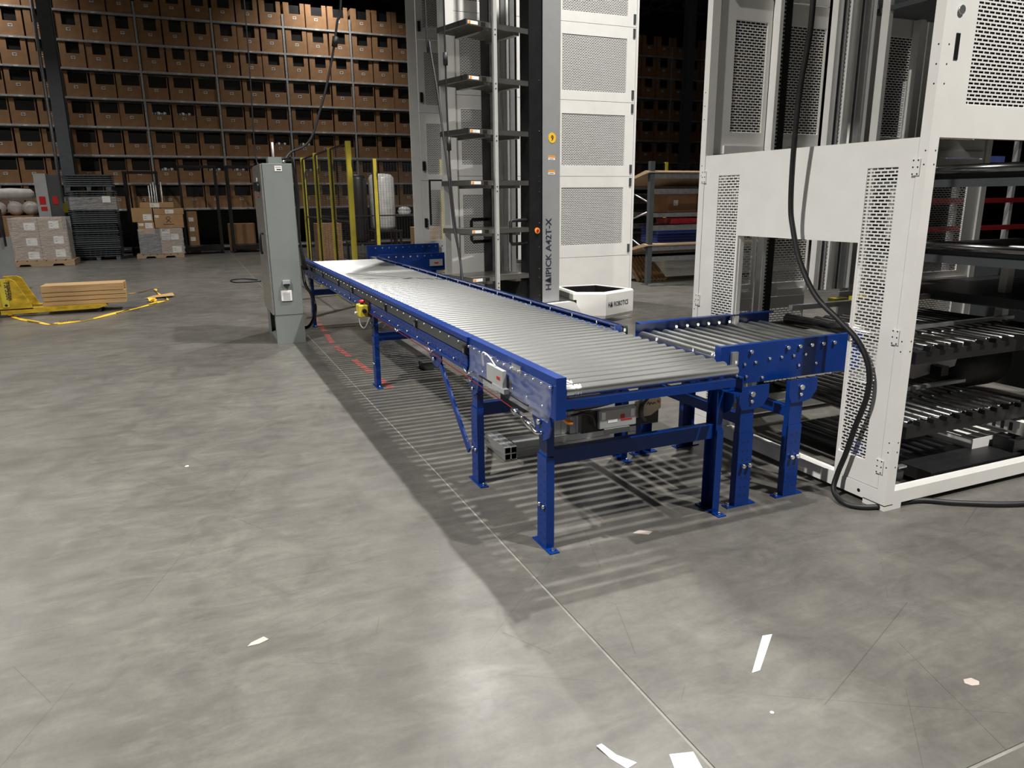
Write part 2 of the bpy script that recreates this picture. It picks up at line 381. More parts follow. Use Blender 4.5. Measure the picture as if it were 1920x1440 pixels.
filler = MB().box(0.03, 0.615, 0.05, 0.55, 0.012, 0.64).mesh('dark_filler', M_black)  # black block added inside each carton so the open notch reads as deep shade
lm = MB(); lm.box(0, 0.105, -0.003, 0, 0, 0.075); lm = lm.mesh('address_label', M_paper)
lk = MB(); lk.box(0.012, 0.093, -0.0045, -0.003, 0.045, 0.06); lk.box(0.012, 0.093, -0.0045, -0.003, 0.028, 0.038); lk.box(0.04, 0.07, -0.0045, -0.003, 0.012, 0.02); lk = lk.mesh('label_print', M_ink)
def blob(n=5):
    mb = MB(); 
    for k in range(n):
        x = 0.1 + 0.45*k/n; r = random.uniform(0.05, 0.085)
        mb.tube([(x, 0.10, 0.30), (x+0.02, 0.10, 0.36+r), (x+0.05, 0.13, 0.40+r)], [r, r*1.2, r*0.3], 6)
    return mb.mesh('packing_film', M_plw)
film = blob()
ORD = ['first', 'second', 'third', 'fourth', 'fifth', 'sixth', 'seventh', 'eighth']
PW = ['left', 'middle', 'right']
FILMED = {(3, 3, 0), (3, 3, 1), (1, 3, 0), (1, 3, 2), (1, 4, 0), (2, 5, 0), (2, 4, 2), (1, 5, 0), (3, 3, 0)}
def fill(bays, where, side):
    for bi, b in enumerate(bays):
        for li, z in enumerate(ZS):
            for p in range(3):
                x = b + 0.04 + p*0.685 + random.uniform(0, 0.025)
                k = 'n' if li >= 5 else random.choice('wwx')
                lab = f'brown open carton, {PW[p]} of three, {ORD[li]} shelf up, {where} bay {ORD[bi]}'
                t = thing('carton', lab, 'carton', (x, RY + 0.012 + random.uniform(0, 0.02), z), group=f'open cartons in the {side} rack')
                link('carton_body', CM[k], t); link('dark_filler', filler, t)
                l = link('address_label', lm, t, loc=(0.27 + random.uniform(-0.02, 0.02), 0, 0.23)); link('label_print', lk, l)
                if (li, bi, p) in FILMED and side == 'left': link('packing_film', film, t)
fill(LB, 'left rack', 'left'); fill(RB, 'right rack', 'right')

# ------------------------------------------------------------------ main roller conveyor
O = (1.80, 6.2, 0.0)
conv = thing('roller_conveyor', 'long blue framed roller conveyor running away from camera across the concrete', 'conveyor', O)
def C(): return MB(O)
def rail_L(y0, y1, plain):
    mb = C(); x = 1.318
    mb.prism([(x, 0.655), (x+0.05, 0.655), (x+0.05, 0.661), (x+0.006, 0.661), (x+0.006, 0.829), (x+0.042, 0.829), (x+0.042, 0.80), (x+0.046, 0.80), (x+0.046, 0.835), (x, 0.835)], 'y', y0, y1)
    if not plain:
        mb.box(x-0.010, x, y0+0.01, y1-0.01, 0.808, 0.835); mb.box(x-0.010, x, y0+0.01, y1-0.01, 0.655, 0.735); mb.box(x-0.016, x, y0+0.01, y1-0.01, 0.652, 0.672)
    return mb.build('side_rail', M_blue, conv)
rl1 = rail_L(2.59, 3.595, True); rl2 = rail_L(3.60, 6.695, False); rl3 = rail_L(6.70, 9.78, False)
for (y0, y1) in ((3.62, 6.69), (6.71, 9.77)):
    C().box(1.306, 1.318, y0, y1, 0.742, 0.800).build('wiring_channel', M_dark, conv, 'dark wiring channel along the rail')
def rail_R(y0, y1, hi):
    mb = C(); x = 2.300; zt = 0.822 if hi else 0.735
    mb.prism([(x, 0.655), (x-0.05, 0.655), (x-0.05, 0.661), (x-0.006, 0.661), (x-0.006, zt-0.006), (x-0.022, zt-0.006), (x-0.022, zt), (x, zt)], 'y', y0, y1)
    if hi: mb.box(x-0.026, x-0.006, y0, y1, zt-0.012, zt)
    return mb.build('side_rail', M_blue, conv)
rail_R(2.59, 3.655, False); rail_R(3.66, 6.695, True); rail_R(6.70, 9.78, True)
C().box(2.255, 2.30, 3.655, 3.668, 0.735, 0.822).build('rail_end_cap', M_blue, conv)
# rollers
def roller_mesh(x0, x1, grooves, axis='x'):
    prof = [(x0, 0.0), (x0, 0.0235), (x0+0.002, 0.025)]
    for g in grooves:
        prof += [(g-0.007, 0.025), (g-0.004, 0.0265), (g-0.002, 0.022), (g+0.002, 0.022), (g+0.004, 0.0265), (g+0.007, 0.025)]
    prof += [(x1-0.002, 0.025), (x1, 0.0235), (x1, 0.0)]
    n = 20; vs = []; fs = []
    for x, r in prof:
        for k in range(n):
            a = 2*PI*k/n; q = (x, r*math.cos(a), r*math.sin(a)) if axis == 'x' else (r*math.sin(a), x, r*math.cos(a))
            vs.append(q)
    for i in range(len(prof)-1):
        for k in range(n): fs.append((i*n+k, (i+1)*n+k, (i+1)*n+(k+1) % n, i*n+(k+1) % n))
    mb = MB(); mb.add(vs, fs, True); me = mb.mesh('roller', M_roller)
    return me
rm = roller_mesh(1.372-O[0], 2.268-O[0], (1.412-O[0], 1.436-O[0]))
ry = [2.613 + 0.0803*k for k in range(89)]
for y in ry: link('roller', rm, conv, loc=(0, y-O[1], 0.768))
# drive belts over the roller grooves (thin looped bands)
mb = C()
for k, y in enumerate(ry[:-1]):
    x = 1.412 if k % 2 == 0 else 1.436
    mb.box(x-0.0025, x+0.0025, y, y+0.08, 0.791, 0.7935); mb.box(x-0.0025, x+0.0025, y, y+0.08, 0.7425, 0.745)
b_ = mb.build('drive_bands', M_dark, conv); b_['kind'] = 'stuff'
# axle bolts, holes
mb = C(); mh = C()
for k, y in enumerate(ry):
    near = y < 3.6
    if near or k % 2 == 0:
        mb.cyl((1.300 if near else 1.300, y, 0.792), (1.318, y, 0.792), 0.006, 6)
    mb.cyl((2.268, y, 0.768 if y > 3.66 else 0.745), (2.294, y, 0.768 if y > 3.66 else 0.725), 0.006, 6)
    if k % 4 == 0: mb.box(2.268, 2.276, y-0.005, y+0.005, 0.795, 0.812)
    if not near:
        for z in (0.69, 0.715): mh.cyl((1.3065, y+0.02, z), (1.309, y+0.02, z), 0.0045, 6)
        if k % 3 == 0: mb.cyl((1.298, y, 0.682), (1.310, y, 0.682), 0.007, 6)
for y in (2.70, 2.86, 3.02, 3.2, 3.4): mb.cyl((1.31, y, 0.69), (1.318, y, 0.69), 0.006, 6)
for x, z in ((1.345, 0.77), (1.345, 0.70)): mb.cyl((x, 2.584, z), (x, 2.592, z), 0.006, 6)
o = mb.build('axle_bolts', M_chrome, conv); o['kind'] = 'stuff'
o = mh.build('punched_holes', M_black, conv); o['kind'] = 'stuff'
# roller seats on the far rail (blue saddles)
mb = C()
for y in ry:
    if y > 3.68: mb.box(2.252, 2.276, y-0.052, y-0.028, 0.745, 0.793)
o = mb.build('roller_guides', M_blue, conv); o['kind'] = 'stuff'
# end plate and cross beams
C().box(1.318, 1.366, 2.582, 2.592, 0.655, 0.835).build('end_plate', M_blue, conv)
mb = C().box(1.366, 2.25, 2.585, 2.62, 0.695, 0.732); mb.build('end_beam', M_blue, conv)
for y in (4.4, 5.2, 6.7, 8.0, 9.70): C().box(1.37, 2.25, y-0.02, y+0.02, 0.662, 0.70).build('cross_beam', M_blue, conv)
# legs
def leg(x, y, gus=True, step=0.44):
    mb = C(); w, d = 0.040, 0.092
    sx = 1 if x < 1.8 else -1
    # open C-channel, web on the outside
    def chan(w, d, z0, z1, xo):
        return mb.prism([(xo, y-d/2), (xo+sx*w, y-d/2), (xo+sx*w, y-d/2+0.005), (xo+sx*0.005, y-d/2+0.005), (xo+sx*0.005, y+d/2-0.005), (xo+sx*w, y+d/2-0.005), (xo+sx*w, y+d/2), (xo, y+d/2)], 'z', z0, z1)
    xo = x if sx > 0 else x
    chan(w, d, 0.006, step, xo); chan(w-0.004, d-0.012, step-0.25, 0.655, xo+sx*0.0055)
    o = mb.build('leg', M_blue, conv)
    p = C().box(min(xo-sx*0.006, xo+sx*0.042), max(xo-sx*0.006, xo+sx*0.042), y-d/2-0.052, y+d/2+0.045, 0, 0.006); p.build('foot_plate', M_blue, o)
    an = C(); 
    for yy in (y-d/2-0.03, y+d/2+0.025): an.cyl((xo+sx*0.02, yy, 0.006), (xo+sx*0.02, yy, 0.022), 0.009, 6)
    an.build('anchor_bolts', M_chrome, o, None, 'stuff')
    hl = C(); k = 0; z = 0.05
    while z < step-0.03:
        for yy in (y-0.028, y+0.012): hl.cyl((xo-sx*0.0008, yy, z + (0.012 if yy > y else 0)), (xo+sx*0.001, yy, z + (0.012 if yy > y else 0)), 0.0055, 6)
        z += 0.046
    hl.build('leg_holes', M_black, o, None, 'stuff')
    bo = C()
    for yy in (y-0.028, y+0.012): bo.cyl((xo-sx*0.012, yy, 0.205), (xo, yy, 0.205), 0.010, 6)
    bo.build('leg_bolts', M_chrome, o, None, 'stuff')
    if gus:
        g = C(); pts = [(y-0.11, 0.665), (y+0.075, 0.665), (y+0.085, 0.60), (y+0.06, 0.545), (y+0.0, 0.51), (y-0.05, 0.545), (y-0.10, 0.60)]
        pts = [(2*y - a - 0.02, b) for a, b in pts][::-1]
        g.prism(pts, 'x', xo-sx*0.008, xo-sx*0.001)
        gg = g.build('pivot_plate', M_blue, o)
        bb = C().cyl((xo-sx*0.022, y, 0.60), (xo-sx*0.008, y, 0.60), 0.014, 6); bb.cyl((xo-sx*0.018, y-0.02, 0.555), (xo-sx*0.008, y-0.02, 0.555), 0.009, 6)
        bb.build('pivot_bolts', M_chrome, gg, None, 'stuff')
    return o
for y in (2.765, 3.62, 6.02, 9.40):
    leg(1.342, y); leg(2.312, y)
    C().box(1.384, 2.27, y-0.022, y+0.022, 0.395, 0.465).build('leg_brace', M_blue, conv)
leg(2.312, 4.45)
C().bar((1.325, 4.20, 0.63), (1.325, 3.66, 0.18), 0.012, 0.045).build('diagonal_brace', M_blue, conv)
g = C().prism([(4.10, 0.66), (4.33, 0.66), (4.33, 0.60), (4.26, 0.555), (4.17, 0.555), (4.10, 0.60)], 'x', 1.318, 1.326).build('brace_plate', M_blue, conv)
C().cyl((1.300, 4.22, 0.60), (1.318, 4.22, 0.60), 0.012, 6).build('brace_bolt', M_chrome, g)
# clear cover on the near module
mb = C().prism([(1.302, 0.805), (1.305, 0.805), (1.305, 0.690), (1.290, 0.645), (1.287, 0.645), (1.302, 0.692)], 'y', 2.60, 3.56)
mb.build('clear_cover', M_acryl, conv, 'clear plastic cover over the near rail')
# driver card under cover
d = C().box(1.268, 1.288, 3.03, 3.23, 0.695, 0.775).build('driver_card', M_grey, conv, 'grey motor driver card on the clear cover')
C().box(1.2665, 1.268, 3.06, 3.10, 0.725, 0.74).build('driver_print', M_red, d)
C().box(1.262, 1.288, 3.00, 3.15, 0.672, 0.695).build('driver_terminal', M_grey, d)
C().tube(spline([(1.28, 3.14, 0.775), (1.26, 3.18, 0.82), (1.26, 3.26, 0.82), (1.28, 3.30, 0.74)]), 0.0035, 6).build('white_lead', M_paper, d)
C().box(1.310, 1.3175, 2.92, 3.02, 0.785, 0.815).build('rating_plate', M_galv, conv)
C().tube([(1.296, 3.40, 0.672), (1.293, 2.80, 0.668)], 0.004, 6).build('cover_cable', M_black, conv)
# red pull cord with spring and turnbuckle
pc = C().tube(spline([(1.294, 6.0, 0.655), (1.292, 5.0, 0.648), (1.290, 4.2, 0.640), (1.288, 3.5, 0.628), (1.285, 3.0, 0.618), (1.283, 2.93, 0.612)]), 0.0026, 6)
pc = pc.build('pull_cord', M_redd, conv, 'red emergency pull cord')
C().cyl((1.283, 2.94, 0.613), (1.282, 2.90, 0.610), 0.016, 10).build('cord_clamp', M_chrome, pc)
C().cyl((1.282, 2.90, 0.610), (1.280, 2.82, 0.602), 0.006, 8).build('cord_rod', M_chrome, pc)
C().cyl((1.280, 2.82, 0.602), (1.278, 2.735, 0.592), 0.015, 12).build('cord_spring', M_chrome, pc)
C().tube(spline([(1.278, 2.735, 0.592), (1.278, 2.71, 0.582), (1.285, 2.695, 0.575), (1.30, 2.70, 0.57)]), 0.009, 8).build('cord_hook', M_chrome, pc)
for yy in (5.0, 4.2, 3.55):
    h = C().cyl((1.28, yy, 0.648), (1.318, yy, 0.66), 0.006, 8); h.tube([(1.285, yy, 0.648), (1.288, yy+0.16, 0.70)], 0.0025, 6); h.build('cord_guide', M_chrome, pc)
# photo-eyes on the wiring channel
for yy in (3.62, 4.55, 5.35, 6.55, 7.2, 8.1, 8.9):
    e = C().box(1.290, 1.306, yy-0.018, yy+0.018, 0.745, 0.79).build('photo_eye', M_black, conv)
    C().box(1.286, 1.290, yy-0.012, yy+0.004, 0.752, 0.775).build('photo_eye_lens', M_galv, e)
# yellow emergency stop box
e = C().box(1.225, 1.298, 5.93, 6.07, 0.615, 0.715, 0.006).build('emergency_stop_box', M_yellow, conv, 'yellow emergency stop box with red mushroom button')
C().cyl((1.262, 6.0, 0.715), (1.262, 6.0, 0.732), 0.014, 10).build('button_collar', M_black, e)
mb = C().tube([(1.262, 6.0, 0.73), (1.262, 6.0, 0.745), (1.262, 6.0, 0.752)], [0.024, 0.026, 0.012], 12); mb.build('stop_button', M_red, e)
C().cyl((1.262, 5.93, 0.67), (1.262, 5.90, 0.67), 0.018, 10).build('cable_gland', M_black, e)
C().cyl((1.225, 6.03, 0.645), (1.205, 6.03, 0.645), 0.010, 10).build('reset_button', M_paper, e)
C().tube(spline([(1.24, 6.02, 0.615), (1.235, 5.99, 0.56), (1.24, 5.92, 0.535), (1.25, 5.85, 0.55), (1.28, 5.83, 0.62)]), 0.005, 6).build('estop_lead', M_grey, e)
C().box(1.298, 1.318, 5.90, 6.10, 0.62, 0.75).build('mounting_bracket', M_black, e)
# hanging motor card beneath the near end
h = C().box(1.56, 1.98, 2.80, 2.83, 0.50, 0.60).build('card_bracket', M_black, conv)
c1 = C().box(1.640, 1.840, 2.775, 2.80, 0.515, 0.605, 0.004).build('driver_card', M_grey, conv, 'grey motor driver card under the near end')
C().box(1.665, 1.800, 2.765, 2.777, 0.490, 0.515).build('driver_terminal', M_grey, c1)
C().box(1.755, 1.815, 2.7735, 2.775, 0.545, 0.552).build('driver_print', M_red, c1)
C().box(1.752, 1.775, 2.7735, 2.775, 0.556, 0.575).build('driver_print', M_red, c1)
C().box(1.685, 1.735, 2.7735, 2.775, 0.542, 0.556).build('driver_print', M_paper, c1)
for xx in (1.652, 1.808): C().box(xx, xx+0.02, 2.7735, 2.775, 0.56, 0.595).build('driver_port', M_paper, c1)
cc = C().prism([(1.845, 0.540), (1.93, 0.545), (1.985, 0.575), (1.985, 0.62), (1.965, 0.64), (1.905, 0.64), (1.845, 0.62)], 'y', 2.79, 2.80).build('motor_cover', M_cream, conv, 'cream tag plate with handwriting')
C().tube([(1.905, 2.788, 0.60), (1.915, 2.788, 0.612), (1.920, 2.788, 0.597), (1.93, 2.788, 0.608), (1.937, 2.788, 0.598), (1.945, 2.788, 0.606), (1.955, 2.788, 0.599)], 0.0018, 5).build('handwriting', M_ink, cc)
C().cyl((1.970, 2.786, 0.607), (1.970, 2.79, 0.607), 0.006, 10).build('cover_rivet', M_red, cc)
C().tube(spline([(1.90, 2.78, 0.64), (1.865, 2.77, 0.61), (1.86, 2.77, 0.56), (1.885, 2.775, 0.525)]), 0.012, 8).build('cable_loop', M_rubber, conv)
C().tube(spline([(1.40, 2.72, 0.635), (1.47, 2.74, 0.615), (1.55, 2.76, 0.61), (1.60, 2.77, 0.585), (1.62, 2.78, 0.53)]), 0.006, 6).build('motor_cable', M_rubber, conv)
C().tube(spline([(1.42, 2.75, 0.64), (1.60, 2.78, 0.625), (1.78, 2.79, 0.64), (2.0, 2.80, 0.645), (2.2, 2.82, 0.64)]), 0.007, 6).build('motor_cable', M_rubber, conv)
C().box(1.48, 1.64, 2.72, 3.50, 0.645, 0.690).build('under_tray', M_black, conv)
C().box(1.46, 1.60, 3.22, 3.52, 0.50, 0.60).build('gear_motor', M_dark, conv)
C().tube(spline([(1.385, 2.64, 0.64), (1.40, 2.63, 0.625), (1.42, 2.63, 0.62)]), 0.010, 8).build('cable_end', M_orange, conv)
C().box(2.28, 2.34, 3.662, 3.75, 0.735, 0.80).build('corner_bracket', M_galv, conv)
C().prism([(2.305, 0.735), (2.345, 0.735), (2.340, 0.81), (2.312, 0.81)], 'y', 3.655, 3.70).build('photo_sensor', M_black, conv)

# ------------------------------------------------------------------ cross conveyor into the white machine
O2 = (2.80, 3.20, 0.0)
xc = thing('transfer_conveyor', 'short blue transfer conveyor leading sideways into the near white machine', 'conveyor', O2)
def C2(): return MB(O2)
mb = C2().prism([(2.820, 0.628), (2.866, 0.628), (2.866, 0.634), (2.826, 0.634), (2.826, 0.824), (2.850, 0.824), (2.850, 0.830), (2.820, 0.830)], 'x', 2.362, 3.30)
mb.build('side_rail', M_blue, xc)
mb = C2().prism([(3.640, 0.628), (3.594, 0.628), (3.594, 0.634), (3.634, 0.634), (3.634, 0.824), (3.598, 0.824), (3.598, 0.832), (3.640, 0.832)], 'x', 2.385, 3.40)
mb.build('side_rail', M_blue, xc)
C2().box(2.350, 2.362, 2.820, 2.866, 0.628, 0.830).build('end_plate', M_blue, xc)
C2().box(2.335, 2.362, 2.866, 3.594, 0.690, 0.740).build('end_beam', M_blue, xc)
rm2 = roller_mesh(2.868-O2[1], 3.592-O2[1], (2.900-O2[1], 2.922-O2[1]), 'y')
for k in range(12): link('roller', rm2, xc, loc=(2.400 + 0.0803*k - O2[0], 0, 0.758))
mb = C2()
for k in range(12):
    x = 2.405 + 0.08*k
    if k in (1, 4, 5, 6, 7, 8, 10): mb.cyl((x+0.05, 2.806, 0.792), (x+0.05, 2.820, 0.792), 0.010, 6)
    if k > 2 and k < 9: mb.cyl((x, 3.590, 0.792), (x, 3.600, 0.792), 0.010, 8)
for x, z in ((2.455, 0.665), (2.515, 0.665), (2.44, 0.72), (2.50, 0.73), (2.57, 0.735), (2.66, 0.745), (2.74, 0.745), (2.82, 0.745), (2.90, 0.745), (2.62, 0.65), (2.86, 0.69), (2.98, 0.69)): mb.cyl((x, 2.812, z), (x, 2.820, z), 0.0075, 6)
o = mb.build('axle_bolts', M_chrome, xc); o['kind'] = 'stuff'
C2().box(2.410, 2.448, 2.806, 2.820, 0.735, 0.800).build('sensor_bracket', M_galv, xc); C2().box(2.400, 2.430, 2.808, 2.820, 0.700, 0.733).build('sensor_bracket', M_galv, xc)
def leg2(x0, x1, y, s):
    """channel leg whose web faces s (-1: towards -y)"""
    mb = C2(); w = 0.042
    def chan(a, b, dp, z0, z1, yo):
        pts = [(a, yo), (b, yo), (b, yo-s*dp), (b-0.005, yo-s*dp), (b-0.005, yo-s*0.005), (a+0.005, yo-s*0.005), (a+0.005, yo-s*dp), (a, yo-s*dp)]
        mb.prism(pts if s < 0 else pts[::-1], 'z', z0, z1)
    chan(x0, x1, w, 0.006, 0.395, y); chan(x0+0.003, x1-0.003, w-0.006, 0.15, 0.628, y-s*0.0055)
    o = mb.build('leg', M_blue, xc)
    C2().box(x0-0.045, x1+0.045, min(y, y-s*0.045), max(y, y-s*0.045), 0, 0.006).build('foot_plate', M_blue, o)
    hl = C2(); z = 0.06
    while z < 0.37:
        for xx in (x0+0.03, x1-0.03): hl.cyl((xx, y+s*0.0006, z), (xx, y-s*0.001, z), 0.0055, 6)
        z += 0.048
    hl.build('leg_holes', M_black, o, None, 'stuff')
    bo = C2()
    for xx in (x0+0.03, x1-0.022): bo.cyl((xx, y, 0.225), (xx, y+s*0.022, 0.225), 0.011, 6)
    bo.cyl((x0-0.028, y-s*0.02, 0.006), (x0-0.028, y-s*0.02, 0.024), 0.010, 6)
    bo.build('leg_bolts', M_chrome, o, None, 'stuff')
    g = C2().prism([(x0-0.02, 0.64), (x1+0.075, 0.64), (x1+0.075, 0.575), (x1+0.04, 0.53), (x1-0.003, 0.52), (x0-0.0, 0.52), (x0-0.02, 0.56)], 'y', min(y, y+s*0.006), max(y, y+s*0.006)).build('pivot_plate', M_blue, o)
    bb = C2().cyl((x0+0.055, y+s*0.006, 0.600), (x0+0.055, y+s*0.02, 0.600), 0.014, 6); bb.cyl((x0+0.055, y+s*0.006, 0.562), (x0+0.055, y+s*0.016, 0.562), 0.009, 6)
    bb.build('pivot_bolts', M_chrome, g, None, 'stuff')
leg2(2.425, 2.515, 2.735, -1); leg2(2.745, 2.835, 2.735, -1); leg2(2.425, 2.515, 3.66, 1); leg2(2.745, 2.835, 3.66, 1)
for x in (2.47, 2.79): C2().box(x-0.02, x+0.02, 2.78, 3.62, 0.43, 0.485).build('leg_brace', M_blue, xc)

# far transfer conveyor (into the tower)
O3 = (3.2, 10.2, 0)
xf = thing('transfer_conveyor', 'dark blue far transfer conveyor at the end of the line, entering the tower', 'conveyor', O3)
def C3(): return MB(O3)
C3().box(2.33, 3.55, 9.76, 9.80, 0.60, 0.835).build('side_rail', M_blue, xf)
C3().box(2.33, 3.40, 10.50, 10.54, 0.60, 0.92).build('side_rail', M_blue, xf)
rm3 = roller_mesh(9.80-O3[1], 10.50-O3[1], (), 'y')
for k in range(15): link('roller', rm3, xf, loc=(2.39+0.08*k-O3[0], 0, 0.745))
mb = C3()
for k in range(11): mb.cyl((2.45+0.1*k, 10.49, 0.88), (2.45+0.1*k, 10.50, 0.88), 0.012, 6); mb.cyl((2.45+0.1*k, 9.75, 0.80), (2.45+0.1*k, 9.76, 0.80), 0.012, 6)
o = mb.build('axle_bolts', M_chrome, xf); o['kind'] = 'stuff'
d = C3().box(3.02, 3.20, 9.735, 9.76, 0.66, 0.75).build('driver_card', M_grey, xf); C3().box(3.08, 3.14, 9.733, 9.735, 0.69, 0.71).build('driver_print', M_red, d)
for x in (2.5, 3.3):
    for y in (9.78, 10.52): C3().box(x-0.045, x+0.045, y-0.02, y+0.02, 0, 0.60).build('leg', M_blue, xf)

# aluminium frame lying under the conveyor
O4 = (1.70, 3.95, 0)
al = thing('aluminium_frame', 'grooved aluminium extrusion frame lying on the floor under the conveyor', 'frame', O4)
def ext(x0, x1, y0, y1, z0, z1, axis, name):
    mb = MB(O4); n = 4; g = 0.008
    if axis == 'x':
        for i in range(2):
            for j in range(2):
                yy = y0 + (y1-y0)*i/2; zz = z0 + (z1-z0)*j/2; mb.box(x0, x1, yy+g/2, yy+(y1-y0)/2-g/2, zz+g/2, zz+(z1-z0)/2-g/2)
        mb.box(x0, x1, y0+g, y1-g, z0+g, z1-g)
    elif axis == 'y':
        for i in range(2):
            for j in range(2):
                xx = x0 + (x1-x0)*i/2; zz = z0 + (z1-z0)*j/2; mb.box(xx+g/2, xx+(x1-x0)/2-g/2, y0, y1, zz+g/2, zz+(z1-z0)/2-g/2)
        mb.box(x0+g, x1-g, y0, y1, z0+g, z1-g)
    else:
        for i in range(2):
            for j in range(2):
                xx = x0 + (x1-x0)*i/2; yy = y0 + (y1-y0)*j/2; mb.box(xx+g/2, xx+(x1-x0)/2-g/2, yy+g/2, yy+(y1-y0)/2-g/2, z0, z1)
        mb.box(x0+g, x1-g, y0+g, y1-g, z0, z1)
    return mb.build(name, M_alu, al)
ext(1.62, 1.71, 3.86, 4.18, 0.0, 0.09, 'y', 'short_extrusion')
ext(1.715, 2.62, 3.92, 4.01, 0.0, 0.09, 'x', 'long_extrusion')
ext(2.10, 2.19, 3.92, 4.01, 0.09, 0.42, 'z', 'upright_extrusion')
ext(2.00, 2.095, 3.94, 3.99, 0.09, 0.40, 'z', 'upright_extrusion')

# ------------------------------------------------------------------ white machine near right
O5 = (3.07, 2.38, 0.0)
nm = thing('picking_workstation', 'tall white perforated steel machine frame filling the right foreground', 'machine', O5)
def P(): return MB(O5)
X0, X1, Y0, Y1, ZT = 3.07, 5.80, 2.38, 4.00, 3.95
for (xa, ya) in ((X0, Y0), (X0, Y1-0.05), (X1-0.06, Y0), (X1-0.06, Y1-0.05)):
    p = P().box(xa, xa+0.06, ya, ya+0.05, 0.10, ZT).build('corner_post', M_white, nm)
mh = P()
for z in (2.02, 2.10, 2.18, 1.74, 1.68, 0.36, 0.31, 0.87, 0.82, 0.23):
    mh.cyl((X0-0.0008, Y0+0.015, z), (X0+0.001, Y0+0.015, z), 0.004, 6); mh.cyl((X0+0.045, Y0-0.0008, z), (X0+0.045, Y0+0.001, z), 0.004, 6)
    mh.cyl((X0-0.0008, Y1-0.02, z), (X0+0.001, Y1-0.02, z), 0.004, 6)
mh.cyl((X0-0.0008, 2.54, 0.057), (X0+0.001, 2.54, 0.057), 0.010, 10)
mh.build('screw_holes', M_black, nm)['kind'] = 'stuff'
# base frame
P().box(X0, X0+0.06, Y0, Y1, 0.025, 0.10).build('base_beam', M_white, nm); P().box(X0+0.06, X1, Y0, Y0+0.06, 0.03, 0.10).build('base_beam', M_white, nm)
P().box(X0+0.06, X1, Y1-0.06, Y1, 0.03, 0.10).build('base_beam', M_white, nm)
for (xa, ya) in ((X0, Y0), (X0, Y1-0.12), (X1-0.12, Y0), (X1-0.12, Y1-0.12)): P().box(xa, xa+0.12, ya, ya+0.13, 0.0, 0.03).build('foot', M_white, nm)
# U-shaped door panel
t = 0.018; xa, xb = X0+0.004, X0+0.004+t
dr = P(); 
dr.box(xa, xb, 2.434, 2.527, 0.104, 1.80); dr.box(xa, xb, 2.527, 2.700, 0.104, 0.227); dr.box(xa, xb, 2.527, 2.700, 1.675, 1.80); dr.box(xa, xb, 2.700, 2.712, 0.104, 1.80)
dr.box(xa, xb, 2.712, 3.602, 1.318, 1.80)
dr.box(xa, xb, 3.602, 3.621, 0.104, 1.80); dr.box(xa, xb, 3.621, 3.812, 0.104, 0.227); dr.box(xa, xb, 3.621, 3.812, 1.675, 1.80); dr.box(xa, xb, 3.812, 3.948, 0.104, 1.80)
dr.box(xb, xb+0.03, 3.598, 3.604, 0.104, 1.318)
dr = dr.build('door_panel', M_white, nm, 'white arch shaped door panel')
for (ya, w) in ((2.527, 0.173), (3.621, 0.191)):
    sheet('perforated_sheet', (X0+0.008, ya, 0.227), (0, 1, 0), (0, 0, 1), w, 1.448, M_perf, dr, O5)
for yy in (2.432, 3.95):
    for z in (1.67, 0.885, 0.225):
        h = P().box(X0-0.006, X0+0.004, yy-0.022, yy+0.022, z-0.036, z+0.036).build('hinge', M_white, nm)
        hs = P()
        for a in (-0.012, 0.012):
            for b in (-0.03, 0, 0.03): hs.cyl((X0-0.007, yy+a, z+b), (X0-0.006, yy+a, z+b), 0.004, 6)
        hs.build('hinge_screws', M_black, h, None, 'stuff')
# front upper panel (faces the camera), with slotted handle and lock
fp = P(); yb = Y0+0.003
def pframe(mb, x0, x1, z0, z1, holes, y0, y1):
    """rectangular plate in the XZ plane with rectangular windows (holes sorted by z)"""
    zc = z0
    for (a, b, c, d) in holes:
        mb.box(x0, x1, y0, y1, zc, c); mb.box(x0, a, y0, y1, c, d); mb.box(b, x1, y0, y1, c, d); zc = d
    mb.box(x0, x1, y0, y1, zc, z1); return mb
pframe(fp, X0+0.062, 4.25, 1.797, 2.74, [(3.275, 4.10, 1.94, 2.60)], Y0+0.002, Y0+0.02)
fp = fp.build('front_panel', M_white, nm)
sheet('perforated_sheet', (3.275, Y0+0.006, 1.94), (1, 0, 0), (0, 0, 1), 0.825, 0.66, M_perf, fp, O5)
P().box(3.155, 3.18, Y0-0.0005, Y0+0.003, 2.12, 2.228).build('handle_slot', M_black, fp); P().cyl((3.165, Y0-0.006, 2.32), (3.165, Y0+0.003, 2.32), 0.019, 14).build('lock', M_galv, fp)
fp2 = P(); pframe(fp2, X0+0.062, 4.25, 2.745, 3.90, [(3.275, 4.10, 2.95, 3.7)], Y0+0.002, Y0+0.02); fp2 = fp2.build('front_panel', M_white, nm)
sheet('perforated_sheet', (3.275, Y0+0.006, 2.95), (1, 0, 0), (0, 0, 1), 0.825, 0.75, M_perf, fp2, O5)
P().box(4.25, 4.31, Y0, Y0+0.05, 0.10, ZT).build('inner_post', M_white, nm)
P().box(3.14, 4.25, Y0+0.02, Y0+0.06, 1.80, 1.84).build('front_rail', M_white, nm)
P().box(3.20, 4.24, Y0+0.045, Y0+0.052, 1.85, 3.88).build('dark_baffle', M_black, nm)  # black baffle added behind the perforated front so its holes look dark
